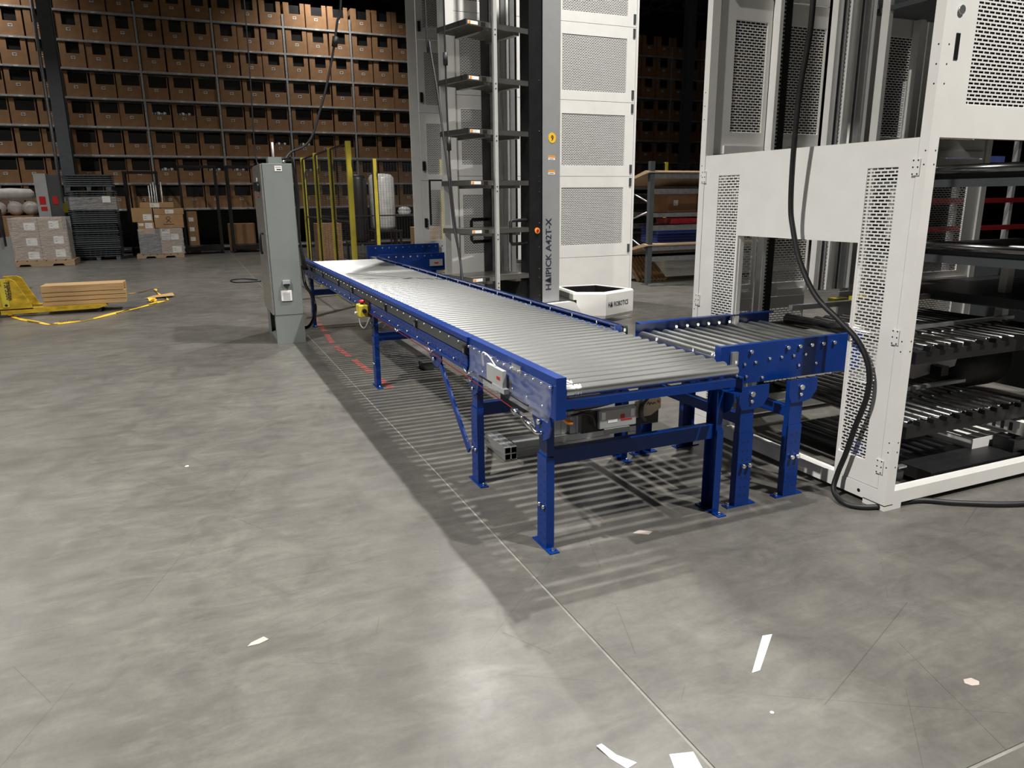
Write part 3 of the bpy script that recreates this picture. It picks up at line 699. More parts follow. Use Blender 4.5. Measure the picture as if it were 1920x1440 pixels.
# rear wall panels, facing the camera
def rear(x0, x1, holes):
    zr = [(0.10, 0.86), (0.865, 1.81), (1.815, 2.74), (2.745, 3.90)]; hr = [(0.22, 0.78), (0.96, 1.68), (1.95, 2.613), (2.90, 3.7)]
    for (z0, z1), (h0, h1) in zip(zr, hr):
        mb = P(); pframe(mb, x0, x1, z0, z1, [(holes[0], holes[1], h0, h1)], Y1-0.035, Y1-0.02)
        o = mb.build('rear_panel', M_white, nm)
        sheet('perforated_sheet', (holes[0], Y1-0.03, h0), (1, 0, 0), (0, 0, 1), holes[1]-holes[0], h1-h0, M_perf, o, O5)
        P().box(x0+0.08, x1-0.02, Y1-0.05, Y1-0.035, z0+0.0, z0+0.05).build('panel_stiffener', M_white, o)
rear(3.135, 3.55, (3.264, 3.518)); rear(3.68, 4.02, (3.69, 4.01))
rear(4.36, 4.95, (4.52, 4.84)); rear(4.96, 5.74, (5.1, 5.6))
P().box(X0, X1, Y0, Y1, ZT, ZT+0.02).build('shading_roof', M_white, nm)  # unseen roof added to keep overhead light out of the machine
for z in (2.72, 3.3): P().box(4.38, 5.74, Y0+0.06, Y1-0.06, z, z+0.03).build('tote_shelf', M_dark, nm)  # upper decks added to stop light falling in from above
# comb rail and vertical belt
cr = P().box(3.552, 3.580, Y1-0.10, Y1-0.04, 0.10, ZT).build('comb_rail', M_white, nm)
mb = P(); z = 0.12
while z < 3.8: mb.box(3.582, 3.612, Y1-0.085, Y1-0.075, z, z+0.012); z += 0.024
mb.build('comb_teeth', M_black, cr)['kind'] = 'stuff'
P().box(3.580, 3.614, Y1-0.078, Y1-0.05, 0.10, ZT).build('comb_back', M_white, cr)
mb = P().box(3.622, 3.672, Y1-0.075, Y1-0.045, 0.10, ZT); mb.build('lift_belt', M_rubber, nm, 'black toothed lift belt')
# lift column bars on the right of the opening
xs = [(4.03, 0.020), (4.065, 0.03), (4.11, 0.016), (4.14, 0.03), (4.19, 0.022), (4.225, 0.045), (4.285, 0.02), (4.32, 0.03)]
for i, (x, w) in enumerate(xs):
    P().box(x, x+w, Y1-0.10-0.02*(i % 3), Y1-0.05, 0.90, ZT).build('guide_rail', M_alu if i % 2 else M_white, nm)
mb = P(); z = 0.92
while z < 3.8:
    for x in (4.100, 4.132): mb.box(x, x+0.008, Y1-0.125, Y1-0.10, z, z+0.012)
    z += 0.026
mb.build('rack_teeth', M_alu, nm)['kind'] = 'stuff'
for x in (4.055, 4.215, 4.275): P().box(x, x+0.008, Y1-0.13, Y1-0.12, 0.90, ZT).build('lift_cable', M_black, nm)
for x in (3.86, 4.05): P().box(x, x+0.12, 3.54, 3.60, 0.86, 0.89).build('stop_block', M_yellow, nm)
P().box(3.26, 4.6, 3.30, 3.33, 0.885, 0.915).build('bed_guide', M_galv, nm)
# inner roller beds
mb = None
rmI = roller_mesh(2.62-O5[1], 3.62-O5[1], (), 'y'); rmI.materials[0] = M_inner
for z, xs_ in ((0.745, [3.62+0.085*k for k in range(14)]), (0.335, [3.50+0.085*k for k in range(12)])):
    bed = P().box(3.42, 4.8, 2.575, 2.615, z-0.06, z+0.005).build('roller_bed', M_black, nm); P().box(3.42, 4.8, 3.625, 3.665, z-0.06, z+0.005).build('bed_rail', M_black, bed)
    for x in xs_: link('roller', rmI, bed, loc=(x-O5[0], 0, z))
    for k in range(12): P().box(3.50+0.105*k, 3.54+0.105*k, 2.56, 2.60, z+0.005, z+0.03).build('bearing_block', M_black, bed)
P().cyl((3.52, 2.75, 0.775), (3.52, 3.60, 0.775), 0.034, 16).build('feed_roller', M_inner, nm)
P().box(3.50, 4.7, 2.90, 2.93, 0.79, 0.81).build('bed_guide', M_galv, nm); P().box(3.60, 4.4, 2.95, 2.98, 0.40, 0.42).build('bed_guide', M_galv, nm)
# shelf front tubes
for z, x in ((1.69, 4.20), (1.245, 4.20)):
    s = P().box(4.22, 5.7, 2.55, 3.6, z-0.06, z-0.02).build('tote_shelf', M_black, nm); P().cyl((x, 2.50, z), (x, 3.62, z), 0.028, 12).build('shelf_roller', M_inner, s)
    P().box(4.18, 4.22, 2.5, 3.62, z-0.10, z-0.055).build('shelf_lip', M_dark, s)
# black floor tray, drive motor, brackets
P().box(3.50, 4.75, 2.46, 3.45, 0.045, 0.11).build('floor_tray', M_black, nm, 'black rubber topped tray inside the machine base')
P().box(3.15, 3.30, 2.47, 2.75, 0.10, 0.15).build('junction_box', M_black, nm); P().box(3.30, 3.36, 2.50, 2.53, 0.15, 0.16).build('cable_clip', M_galv, nm)
P().box(3.155, 3.165, 2.62, 2.68, 0.16, 0.27).build('blue_tag', M_bluebin, nm)
P().tube([(4.62, 3.35, 0.42), (4.72, 3.35, 0.42), (5.15, 3.35, 0.42), (5.25, 3.35, 0.42)], [0.14, 0.20, 0.20, 0.14], 20).build('drive_motor', M_black, nm, 'large black drive motor')
P().prism([(4.25, 0.56), (4.40, 0.60), (4.52, 0.52), (4.72, 0.50), (4.72, 0.44), (4.25, 0.38)], 'y', 3.2, 3.45).build('drive_cover', M_white, nm)
P().box(4.40, 4.47, 3.12, 3.2, 0.40, 0.46).build('cable_gland', M_black, nm)
P().tube(spline([(4.30, 3.18, 0.64), (4.40, 3.16, 0.56), (4.55, 3.16, 0.54), (4.7, 3.18, 0.55)]), 0.010, 8).build('drive_cable', M_rubber, nm)
sb = P().box(4.36, 4.42, 2.45, 3.9, 0.17, 0.25).build('slotted_beam', M_white, nm)
mb = P()
for k in range(20): mb.box(4.3585, 4.36, 2.6+0.05*k, 2.62+0.05*k, 0.185, 0.235)
mb.build('beam_slots', M_black, sb, None, 'stuff')
P().box(4.05, 4.36, 2.62, 3.2, 0.11, 0.17).build('white_ledge', M_white, nm)
P().box(4.20, 4.27, 2.52, 2.60, 0.11, 0.19).build('linear_guide', M_black, nm); P().box(4.20, 4.9, 2.48, 2.52, 0.11, 0.18).build('linear_guide', M_black, nm)
P().box(4.36, 5.7, 2.98, 3.03, 0.60, 0.67).build('side_beam', M_white, nm); P().box(4.70, 4.76, 2.98, 3.03, 0.67, 1.18).build('side_upright', M_white, nm)
P().box(4.36, 4.44, 2.97, 2.985, 0.612, 0.655).build('side_plate', M_galv, nm)
P().box(4.375, 4.41, 3.80, 3.86, 0.10, ZT).build('inner_post', M_white, nm); P().box(4.80, 4.85, 3.90, 3.96, 0.10, ZT).build('inner_post', M_white, nm)
P().box(4.45, 5.7, 2.6, 3.7, 0.88, 0.94).build('tote_shelf', M_black, nm); P().box(5.74, 5.78, 2.45, 3.9, 0.10, 1.2).build('side_shroud', M_dark, nm)
# side clamps on the post
for z in (2.12, 2.22, 1.92, 2.33): P().box(X0+0.065, X0+0.085, Y0+0.05, Y0+0.075, z, z+0.045).build('door_catch', M_black, nm)

# ------------------------------------------------------------------ far white tower
O6 = (3.07, 9.0, 0.0)
fm = thing('picking_workstation', 'far white perforated tower machine behind the grey picking robot', 'machine', O6)
def F(): return MB(O6)
A0, A1, B0, B1, TT = 3.07, 5.80, 9.0, 10.62, 4.95
for (xa, ya) in ((A0, B0), (A0, B1-0.05), (A1-0.03, B0), (A1-0.06, B1-0.05)):
    F().box(xa, xa+(0.03 if xa > 5 and ya == B0 else 0.12 if xa < 4 else 0.06), ya, ya+0.05, 0.0, TT).build('corner_post', M_white, fm)
F().box(A0, A1, B0, B0+0.05, 0.0, 0.06).build('base_beam', M_white, fm); F().box(A0, A0+0.06, B0, B1, 0.0, 0.06).build('base_beam', M_white, fm)
lv = [(0.755, 1.827, 0.92, 1.685), (1.832, 2.79, 1.97, 2.626), (2.795, 3.73, 2.91, 3.585), (3.735, 4.72, 3.86, 4.55)]
def wallcol(x0, x1, h0, h1, y, latch, name, levels=lv):
    for (z0, z1, a, b) in levels:
        mb = F(); pframe(mb, x0, x1, z0, z1, [(h0, h1, a, b)], y, y+0.018)
        o = mb.build(name, M_white, fm)
        sheet('perforated_sheet', (h0, y+0.006, a), (1, 0, 0), (0, 0, 1), h1-h0, b-a, M_perf, o, O6)
        if latch:
            for zz in (z0+0.10, z1-0.07): F().box(x1-0.05, x1-0.015, y-0.012, y, zz-0.055, zz+0.055).build('latch', M_dark, o)
wallcol(4.60, 5.765, 4.66, 5.625, B0+0.004, True, 'cabinet_door')
wallcol(4.02, 4.595, 4.08, 4.55, B0+0.004, False, 'front_panel')
F().box(4.60, 5.765, B0+0.004, B0+0.02, 0.06, 0.75).build('kick_panel', M_white, fm)
wallcol(3.20, 3.58, 3.27, 3.57, B0+0.03, False, 'front_panel', [(0.06, 0.80, 0.10, 0.60), (0.80, 1.827, 0.86, 1.60), (1.832, 2.79, 1.97, 2.626), (2.795, 3.73, 2.91, 3.585), (3.735, 4.72, 3.86, 4.55)])
F().box(3.58, 3.60, B0+0.03, B0+0.05, 0.06, TT).build('front_strip', M_white, fm)
F().box(3.60, 3.72, B0+0.07, B0+0.10, 0.06, TT).build('lift_belt', M_rubber, fm)
for i, (x, w) in enumerate(((3.74, 0.06), (3.82, 0.05), (3.89, 0.03), (3.94, 0.06))): F().box(x, x+w, B0+0.03, B0+0.07, 0.06, TT).build('guide_rail', M_alu if i % 2 else M_white, fm)
# back wall
wallcol(3.20, 3.95, 3.30, 3.90, B1-0.04, False, 'rear_panel', [(0.10, 0.86, 0.22, 0.78), (0.865, 1.81, 0.96, 1.68), (1.815, 2.74, 1.90, 2.60), (2.745, 3.70, 2.85, 3.55), (3.705, 4.72, 3.85, 4.55)])
wallcol(3.96, 5.72, 4.1, 5.6, B1-0.04, False, 'rear_panel', [(0.10, 0.86, 0.22, 0.78), (0.865, 1.81, 0.96, 1.68), (1.815, 2.74, 1.90, 2.60), (2.745, 3.70, 2.85, 3.55), (3.705, 4.72, 3.85, 4.55)])
for z in (1.15, 1.95, 2.88, 3.80): F().box(3.22, 3.26, B1-0.07, B1-0.04, z, z+0.13).build('handle_slot', M_black, fm)
F().box(3.10, 3.45, 9.9, 9.93, 1.79, 1.81).build('cross_bar', M_black, fm); F().box(3.10, 3.12, 9.9, 9.93, 1.2, 1.79).build('cross_bar', M_black, fm)
F().box(A0, A1, B0, B1, TT, TT+0.02).build('shading_roof', M_white, fm); F().box(A1-0.03, A1-0.012, B0+0.05, B1-0.05, 0.0, TT).build('shading_side', M_white, fm)  # unseen roof and far side, added to shade the tower interior
for z in (1.2, 1.55, 2.2, 2.5, 3.15, 3.45, 4.1, 4.4): F().box(4.06, 5.74, 9.15, 10.4, z, z+0.03).build('tote_shelf', M_dark, fm)
F().box(4.04, 5.74, 9.10, 9.12, 0.76, 4.75).build('dark_baffle', M_black, fm); F().box(3.22, 3.60, 9.16, 9.18, 0.06, 4.75).build('dark_baffle', M_black, fm)  # black baffles added behind the doors to darken the perforations
# ------------------------------------------------------------------ picking robot
RO = (3.72, 8.0, 0.0); RA = R(15)
rb = thing('picking_robot', 'tall grey warehouse picking robot with tray shelves and white wheeled base', 'robot', RO, RA)
def L_(): return MB()
def w2l(x, y):
    dx, dy = x-RO[0], y-RO[1]; return (dx*math.cos(RA)+dy*math.sin(RA), -dx*math.sin(RA)+dy*math.cos(RA))
L_().box(0.0, 0.185, 0.0, 0.16, 0.30, 5.2).build('mast', M_black, rb, 'black mast column')
sv = L_().box(0.19, 0.465, -0.02, 0.14, 0.28, 5.2, 0.004).build('mast_cover', M_silver, rb, 'silver mast cover with lettering')
L_().box(0.185, 0.19, -0.015, 0.13, 0.28, 5.2).build('mast_seam', M_black, sv)
L_().box(-0.04, 0.09, 0.70, 0.86, 0.30, 5.2).build('mast', M_black, rb, 'black rear mast column')
mb = L_()
for z in (0.40, 0.62, 0.72, 0.98, 1.26, 1.62, 1.74, 1.80, 2.30, 2.85, 3.4): mb.cyl((0.155, -0.004, z), (0.155, 0.0, z), 0.006, 6)
mb.build('mast_screws', M_chrome, rb)['kind'] = 'stuff'
for i, z in enumerate((0.68, 1.22, 1.75, 2.29, 2.83, 3.37, 3.91, 4.45)):
    mb = L_().box(-0.85, -0.01, 0.0, 0.56, z-0.004, z); mb.box(-0.85, -0.01, 0.0, 0.012, z-0.055, z); mb.box(-0.85, -0.838, 0.012, 0.56, z-0.055, z); mb.box(-0.85, -0.01, 0.548, 0.56, z-0.055, z)
    s = mb.build('tray_shelf', M_steel, rb)
    mb = L_().box(-0.62, -0.55, 0.012, 0.548, z-0.085, z-0.004); mb.box(-0.20, -0.13, 0.012, 0.548, z-0.085, z-0.004); mb.build('shelf_bracket', M_steel, s)
    L_().box(-0.83, -0.70, -0.002, 0.0, z-0.045, z-0.012).build('shelf_label', M_paper, s); L_().box(-0.822, -0.795, -0.003, -0.002, z-0.042, z-0.015).build('warning_mark', M_orange, s)
    L_().box(-0.66, -0.60, -0.0015, 0.0, z-0.05, z-0.01).build('shelf_slot', M_black, s)
mb = L_().box(-0.52, -0.475, -0.035, -0.005, 0.45, 5.2).build('shelf_post', M_pale, rb)
mb = L_()
for z in (0.55, 0.60, 1.10, 1.15, 1.63, 1.68, 2.17, 2.22, 2.71, 2.76, 3.25, 3.3): mb.cyl((-0.498, -0.037, z), (-0.498, -0.035, z), 0.008, 8)
mb.build('post_holes', M_black, rb)['kind'] = 'stuff'
L_().box(-0.815, -0.735, 0.565, 0.60, 0.30, 5.2).build('shelf_post', M_pale, rb)
L_().box(-0.10, -0.06, 0.565, 0.60, 0.45, 5.2).build('shelf_post', M_galv, rb)
def handle(x, y):
    L_().tube([(x, y, 1.30), (x-0.24, y, 1.30), (x-0.255, y, 1.285), (x-0.255, y, 1.06), (x-0.23, y, 1.03), (x, y, 1.03)], 0.020, 8).build('grab_handle', M_rubber, rb)
handle(0.01, 0.05); handle(-0.03, 0.78)
b_ = L_().cyl((0.115, -0.012, 1.175), (0.115, 0.0, 1.175), 0.036, 16).build('push_button', M_lampbtn, rb, 'amber emergency button'); L_().cyl((0.115, -0.022, 1.175), (0.115, -0.012, 1.175), 0.018, 12).build('button_core', M_red, b_)
text('model_lettering', 'H\u0394IPICK A42T-X', 0.125, M_logo, sv, (0.325, -0.0215, 0.45), (0, 0, 1), (-1, 0, 0), sx=0.94)
d_ = L_().cyl((0.335, -0.0225, 2.235), (0.335, -0.0205, 2.235), 0.058, 24).build('number_disc', M_disc, sv)
text('number', '9', 0.085, M_ink, d_, (0.335, -0.0235, 2.205), (1, 0, 0), (0, 0, 1), 'CENTER')
for z in (1.985, 1.82):
    w_ = L_().box(0.275, 0.38, -0.0215, -0.0205, z, z+0.05).build('warning_sticker', M_paper, sv); L_().box(0.275, 0.38, -0.0222, -0.0215, z+0.028, z+0.05).build('warning_band', M_orange, w_)
    L_().box(0.29, 0.36, -0.0222, -0.0215, z+0.009, z+0.015).build('warning_print', M_ink, w_)
# base: white chassis with a dark well
pts = [w2l(*p) for p in ((4.38, 8.12), (4.745, 7.925), (5.29, 8.15), (5.10, 8.80), (4.48, 8.86))]
def inset(pts, d):
    c = Vector((sum(p[0] for p in pts)/len(pts), sum(p[1] for p in pts)/len(pts)))
    return [tuple(c + (Vector(p)-c)*(1-d)) for p in pts]
n = len(pts); pin = inset(pts, 0.16); mid = inset(pts, 0.03)
mb = L_(); vs = [(x, y, 0.06) for x, y in mid] + [(x, y, 0.10) for x, y in pts] + [(x, y, 0.37) for x, y in pts] + [(x, y, 0.392) for x, y in mid] + [(x, y, 0.392) for x, y in pin] + [(x, y, 0.20) for x, y in pin]
fs = [tuple(range(n-1, -1, -1))]
for k in range(5):
    for i in range(n): fs.append((k*n+i, k*n+(i+1) % n, (k+1)*n+(i+1) % n, (k+1)*n+i))
mb.add(vs, fs); ch = mb.build('chassis', M_white, rb, 'white robot base')
L_().prism(inset(pts, 0.165), 'z', 0.19, 0.21).build('well_floor', M_black, ch)
pa, pb = Vector(pin[0]), Vector(pin[2]); 
mb = L_()
for i in (0, 1, 2, 3):
    a, b = Vector(pin[i]), Vector(pin[(i+1) % n]); c = (Vector(inset(pts, 0.2)[i]), Vector(inset(pts, 0.2)[(i+1) % n]))
    mb.add([(a.x, a.y, 0.21), (b.x, b.y, 0.21), (b.x, b.y, 0.386), (a.x, a.y, 0.386), (c[0].x, c[0].y, 0.21), (c[1].x, c[1].y, 0.21), (c[1].x, c[1].y, 0.386), (c[0].x, c[0].y, 0.386)], [(3,2,1,0),(4,5,6,7),(0,1,5,4),(1,2,6,5),(2,3,7,6),(3,0,4,7)])
mb.build('well_lining', M_black, ch)
B_, C_ = Vector(pts[1]), Vector(pts[2]); u = (C_-B_).normalized(); nrm = Vector((u.y, -u.x))
o2 = B_ + u*0.045 + nrm*0.0015
text('maker_lettering', 'H\u0394I ROBOTICS', 0.084, M_logo, ch, (o2.x, o2.y, 0.205), (u.x, u.y, 0), (0, 0, 1), sx=0.76)
L_().prism([w2l(*p) for p in ((3.60, 7.95), (4.42, 8.10), (4.50, 8.80), (3.55, 8.80))], 'z', 0.05, 0.30).build('lower_body', M_black, rb)
# rounded white fender in front of the mast
pf = [(-0.02, 0.06)] + [(0.56+0.12*math.cos(a), 0.18+0.12*math.sin(a)) for a in [PI*0.5*(1-k/6) for k in range(7)]] + [(0.68, 0.06)]
pf = [(0.12, 0.06), (0.12, 0.30)] + pf[1:]
L_().prism(pf, 'y', -0.14, -0.02).build('front_fender', M_white, rb)
L_().prism([(-0.02, 0.30), (0.10, 0.30), (0.10, 0.55), (0.04, 0.60), (-0.10, 0.60), (-0.22, 0.34), (-0.22, 0.30)], 'y', 0.05, 0.65).build('drive_housing', M_black, rb)
for p in ((4.6, 8.25), (4.95, 8.5), (3.9, 8.3), (3.8, 8.7)):
    x, y = w2l(*p); L_().cyl((x-0.03, y, 0.06), (x+0.03, y, 0.06), 0.06, 14).build('wheel', M_rubber, rb)

# ------------------------------------------------------------------ control cabinet
O7 = (0.95, 8.85, 0.0)
cb = thing('control_cabinet', 'tall grey steel control cabinet standing beside the conveyor end', 'cabinet', O7)
def K(): return MB(O7)
K().box(0.80, 1.106, 8.39, 9.30, 0.318, 1.935, 0.004).build('enclosure', M_cab, cb)
K().box(0.775, 0.797, 8.395, 9.295, 0.325, 1.930, 0.003).build('door', M_door, cb, 'steel cabinet door'); K().box(0.797, 0.802, 8.40, 9.29, 0.33, 1.925).build('door_gasket', M_black, cb)
pl = K(); pl.box(0.80, 1.106, 8.395, 8.41, 0.0, 0.316); pl.box(0.80, 0.815, 8.41, 8.48, 0, 0.316); pl.box(0.80, 0.815, 9.14, 9.29, 0, 0.316); pl.box(1.09, 1.106, 8.41, 9.29, 0, 0.316); pl.box(0.80, 1.106, 9.28, 9.295, 0, 0.316); pl.box(0.815, 1.09, 8.41, 9.28, 0.0, 0.02)
pl.build('plinth', M_cab, cb)
K().tube([(0.772, 8.62, 1.20), (0.735, 8.62, 1.20), (0.735, 8.62, 1.02), (0.745, 8.62, 0.98)], 0.014, 8).build('door_handle', M_black, cb, 'black door handle')
sw = K().cyl((0.775, 8.60, 1.70), (0.745, 8.60, 1.70), 0.055, 16).build('rotary_switch', M_black, cb); K().box(0.715, 0.745, 8.588, 8.612, 1.655, 1.745).build('switch_knob', M_black, sw)
K().box(0.770, 0.775, 8.80, 8.86, 1.72, 1.80).build('door_sticker', M_paper, cb); K().cyl((0.775, 8.80, 1.60), (0.76, 8.80, 1.60), 0.012, 8).build('pilot_light', M_red, cb)
lp = K().box(0.925, 1.000, 8.386, 8.390, 1.855, 1.910).build('name_plate', M_paper, cb); K().box(0.945, 0.990, 8.3855, 8.386, 1.865, 1.878).build('plate_print', M_ink, lp); K().box(0.935, 0.990, 8.3855, 8.386, 1.892, 1.897).build('plate_print', M_ink, lp)
bx = K().box(0.905, 0.985, 8.355, 8.390, 0.655, 0.705, 0.004).build('service_port', M_grey, cb); K().box(0.915, 0.975, 8.345, 8.356, 0.645, 0.665).build('port_cover', M_black, bx)
lv_ = K().box(0.88, 0.995, 8.376, 8.390, 0.475, 0.590, 0.003).build('vent_grille', M_paper, cb, 'white louvred vent')
for k in range(7): K().box(0.90, 0.975, 8.374, 8.376, 0.490+0.012*k, 0.494+0.012*k).build('louvre', M_grey, lv_)
tb = K().box(0.88, 1.02, 8.50, 8.70, 1.935, 2.005).build('top_box', M_cab, cb); K().cyl((0.945, 8.58, 2.005), (0.945, 8.58, 2.16), 0.011, 8).build('antenna', M_paper, tb)
K().cyl((1.02, 8.60, 1.965), (1.065, 8.60, 1.965), 0.014, 8).build('cable_gland', M_chrome, tb)
mb = K()
for k, (a, b) in enumerate(((0.0, 0.02), (0.03, -0.01), (0.05, 0.03))):
    mb.tube(spline([(1.06, 8.60+a, 1.96), (1.12, 8.70, 1.99+b), (1.18, 8.85, 1.95), (1.20+a*0.5, 8.95, 1.6), (1.21, 9.0, 1.1), (1.22+a, 9.0, 0.75)]), 0.012, 6)
mb.build('cable_bundle', M_rubber, cb)
K().tube(spline([(1.215, 9.02, 0.8), (1.22, 8.95, 0.6), (1.25, 8.75, 0.50), (1.27, 8.62, 0.38), (1.25, 8.60, 0.25), (1.19, 8.66, 0.13), (1.12, 8.75, 0.10)]), 0.018, 8).build('conduit', M_rubber, cb)

# ------------------------------------------------------------------ safety fence
O8 = (2.25, 11.0, 0.0)
fn = thing('safety_fence', 'yellow post safety fence with black wire mesh behind the conveyor end', 'fence', O8)
def G(): return MB(O8)
FY = [11.0, 12.45, 13.95, 15.5]; FX = [2.25 + 1.44*k for k in range(8)]
HF = 2.37
def fpost(x, y, k=0):
    o = G().box(x-0.035, x+0.035, y-0.035, y+0.035, 0, HF).build('fence_post', M_yellow, fn)
    G().box(x-0.07, x+0.07, y-0.07, y+0.07, 0, 0.01).build('foot_plate', M_yellow, o); G().box(x+0.03, x+0.05, y-0.05, y-0.03, HF-0.36, HF-0.26).build('post_clip', M_black, o)
def fpanel(a, b):
    (xa, ya), (xb, yb) = a, b; d = Vector((xb-xa, yb-ya, 0)); ln = d.length; u = d/ln
    s = Vector((xa, ya, 0)) + u*0.045; e = Vector((xb, yb, 0)) - u*0.045
    mb = G(); z0, z1 = 0.12, HF-0.03
    for z in (z0, (z0+z1)/2, z1): mb.bar(s+Vector((0, 0, z)), e+Vector((0, 0, z)), 0.02, 0.025)
    for p in (s, e): mb.bar(p+Vector((0, 0, z0)), p+Vector((0, 0, z1)), 0.025, 0.025)
    o = mb.build('panel_frame', M_black, fn)
    sheet('mesh_panel', s+Vector((0, 0, z0)), u, (0, 0, 1), (e-s).length, z1-z0, M_wire, o, O8)
for y in FY: fpost(2.25, y)
for a, b in zip(FY, FY[1:]): fpanel((2.25, a), (2.25, b))
for x in FX[1:]: fpost(x, 15.5)
for a, b in zip(FX, FX[1:]): fpanel((a, 15.5), (b, 15.5))

# ------------------------------------------------------------------ back left: pallets and cartons
def wood_pallet(x0, x1, y0, y1, label, h=0.14):
    o = ((x0+x1)/2, (y0+y1)/2, 0); t = thing('wooden_pallet', label, 'pallet', o)
    for k in range(7):
        w = (x1-x0)/7.8; xa = x0 + k*(x1-x0-w)/6; MB(o).box(xa, xa+w, y0, y1, h-0.02, h).build('deck_board', M_pal, t)
    for y in (y0, (y0+y1)/2-0.02, y1-0.04):
        pts = [(x0, 0), (x0+0.22, 0), (x0+0.26, 0.05), (x0+0.46, 0.05), (x0+0.50, 0), (x1-0.50, 0), (x1-0.46, 0.05), (x1-0.26, 0.05), (x1-0.22, 0), (x1, 0), (x1, h-0.02), (x0, h-0.02)]
        MB(o).prism(pts, 'y', y, y+0.04).build('stringer', M_pal, t)
    return t
def carton(x0, x1, y0, y1, z0, z1, m, label, labels=(), name='carton', cat='carton', tape=True, group=None):
    o = ((x0+x1)/2, (y0+y1)/2, z0); t = thing(name, label, cat, o, group=group)
    MB(o).box(x0, x1, y0, y1, z0, z1, 0.006).build('box_body', m, t)
    if tape: MB(o).box((x0+x1)/2-0.03, (x0+x1)/2+0.03, y0-0.001, y1, z1-0.002, z1+0.001).build('packing_tape', M_cream, t)
    for (a, b, c, d) in labels:
        l = MB(o).box(a, b, y0-0.004, y0, c, d).build('shipping_label', M_paper, t)
        k = MB(o)
        for q in range(2): k.box(a+(b-a)*0.12, a+(b-a)*0.4, y0-0.005, y0-0.004, c+(d-c)*(0.3+0.3*q), c+(d-c)*(0.4+0.3*q))
        k.box(a+(b-a)*0.495, a+(b-a)*0.505, y0-0.005, y0-0.004, c, d)
        k.build('label_print', M_grey, l)
    return t
def wrapbox(x0, x1, y0, y1, z0, z1, label):
    o = ((x0+x1)/2, (y0+y1)/2, z0); mb = MB(); e = 0.012; n = 9
    # wrapped sides with slight ripples, open top and bottom
    ring = [(x0-e, y0-e), (x1+e, y0-e), (x1+e, y1+e), (x0-e, y1+e)]; vs = []; fs = []
    for j in range(n+1):
        z = z0 + (z1-z0)*j/n
        for i in range(4):
            a, b = ring[i], ring[(i+1) % 4]
            for q in range(6):
                s = q/6; r = random.uniform(0, 0.012)
                nx, ny = ((0, -1), (1, 0), (0, 1), (-1, 0))[i]
                vs.append((a[0]+(b[0]-a[0])*s+nx*r, a[1]+(b[1]-a[1])*s+ny*r, z))
    for j in range(n):
        for i in range(24): fs.append((j*24+i, j*24+(i+1) % 24, (j+1)*24+(i+1) % 24, (j+1)*24+i))
    mb.add(vs, fs); return one(mb, 'stretch_wrap', M_wrap, label, 'wrap', o)
wood_pallet(-4.17, -2.72, 21.9, 22.9, 'wooden pallet under the film wrapped cartons by the left edge')
pos = [('bottom', 0.14, 0.47), ('middle', 0.475, 0.85), ('top', 0.855, 1.20)]
for nm_, z0, z1 in pos:
    dx = {'bottom': 0, 'middle': -0.03, 'top': 0.03}[nm_]; xr = -2.82 if nm_ != 'top' else -2.88
    xm = -3.42
    carton(-4.0+dx, xm, 22.0, 22.8, z0, z1, M_cardw, f'film wrapped carton, {nm_} row left, on the wooden pallet at left edge', [(xm-0.30, xm-0.06, z0+0.04, z0+0.22)], group='film wrapped cartons on the left pallet')
    carton(xm+0.008, xr, 22.0, 22.8, z0, z1, M_cardw, f'film wrapped carton, {nm_} row right, on the wooden pallet at left edge', [(xr-0.30, xr-0.08, z0+0.07, z0+0.26)], group='film wrapped cartons on the left pallet')
wrapbox(-4.03, -2.80, 21.985, 22.82, 0.15, 1.21, 'shiny stretch film around the six cartons on the left pallet')
# bags behind on a pallet
wood_pallet(-5.0, -3.75, 24.0, 25.0, 'wooden pallet carrying white bags behind the film wrapped cartons')
cx = carton(-4.95, -3.8, 24.05, 24.95, 0.14, 1.22, M_card, 'large plain brown carton on the pallet under the white bags', [], tape=False)
for k, (xa, xb, z0, z1, lb) in enumerate(((-4.85, -3.75, 1.62, 1.95, 'long white plastic bag lying across the top of the bag pile'), (-4.85, -4.42, 1.22, 1.62, 'crumpled white bag, left of the lower bag row'), (-4.42, -4.05, 1.22, 1.62, 'crumpled white bag, middle of the lower bag row'), (-4.05, -3.72, 1.22, 1.62, 'crumpled white bag, right of the lower bag row'))):
    mb = MB(); zc, r = (z0+z1)/2, (z1-z0)/2
    if k == 0: mb.tube([(xa, 24.45, zc), (xa+0.08, 24.45, zc), ((xa+xb)/2, 24.45, zc+0.01), (xb-0.08, 24.45, zc), (xb, 24.45, zc)], [r*0.5, r*0.9, r, r*0.9, r*0.4], 12)
    else: mb.tube([((xa+xb)/2, 24.25, zc), ((xa+xb)/2, 24.3, zc), ((xa+xb)/2, 24.6, zc), ((xa+xb)/2, 24.7, zc)], [0.08, 0.19, 0.19, 0.1], 12)
    one(mb, 'white_bag', M_bag, lb, 'bag', ((xa+xb)/2, 24.45, z0))
# grey sheet-metal cabinet with red stickers
t = thing('metal_cabinet', 'grey sheet metal cabinet with red stickers, behind film wrapped cartons', 'cabinet', (-3.15, 23.4, 0)); o = (-3.15, 23.4, 0)
MB(o).box(-3.50, -3.22, 23.0, 23.6, 0, 2.30).build('cabinet_side', M_grey, t); MB(o).box(-3.20, -2.93, 23.0, 23.02, 0, 2.26).build('cabinet_door', M_dark, t)
MB(o).box(-3.44, -3.30, 22.99, 23.0, 1.52, 1.72).build('red_sticker', M_red, t); MB(o).box(-3.43, -3.29, 22.99, 23.0, 1.36, 1.46).build('red_sticker', M_red, t); MB(o).box(-3.14, -3.02, 22.99, 23.0, 1.52, 1.72).build('red_sticker', M_red, t)
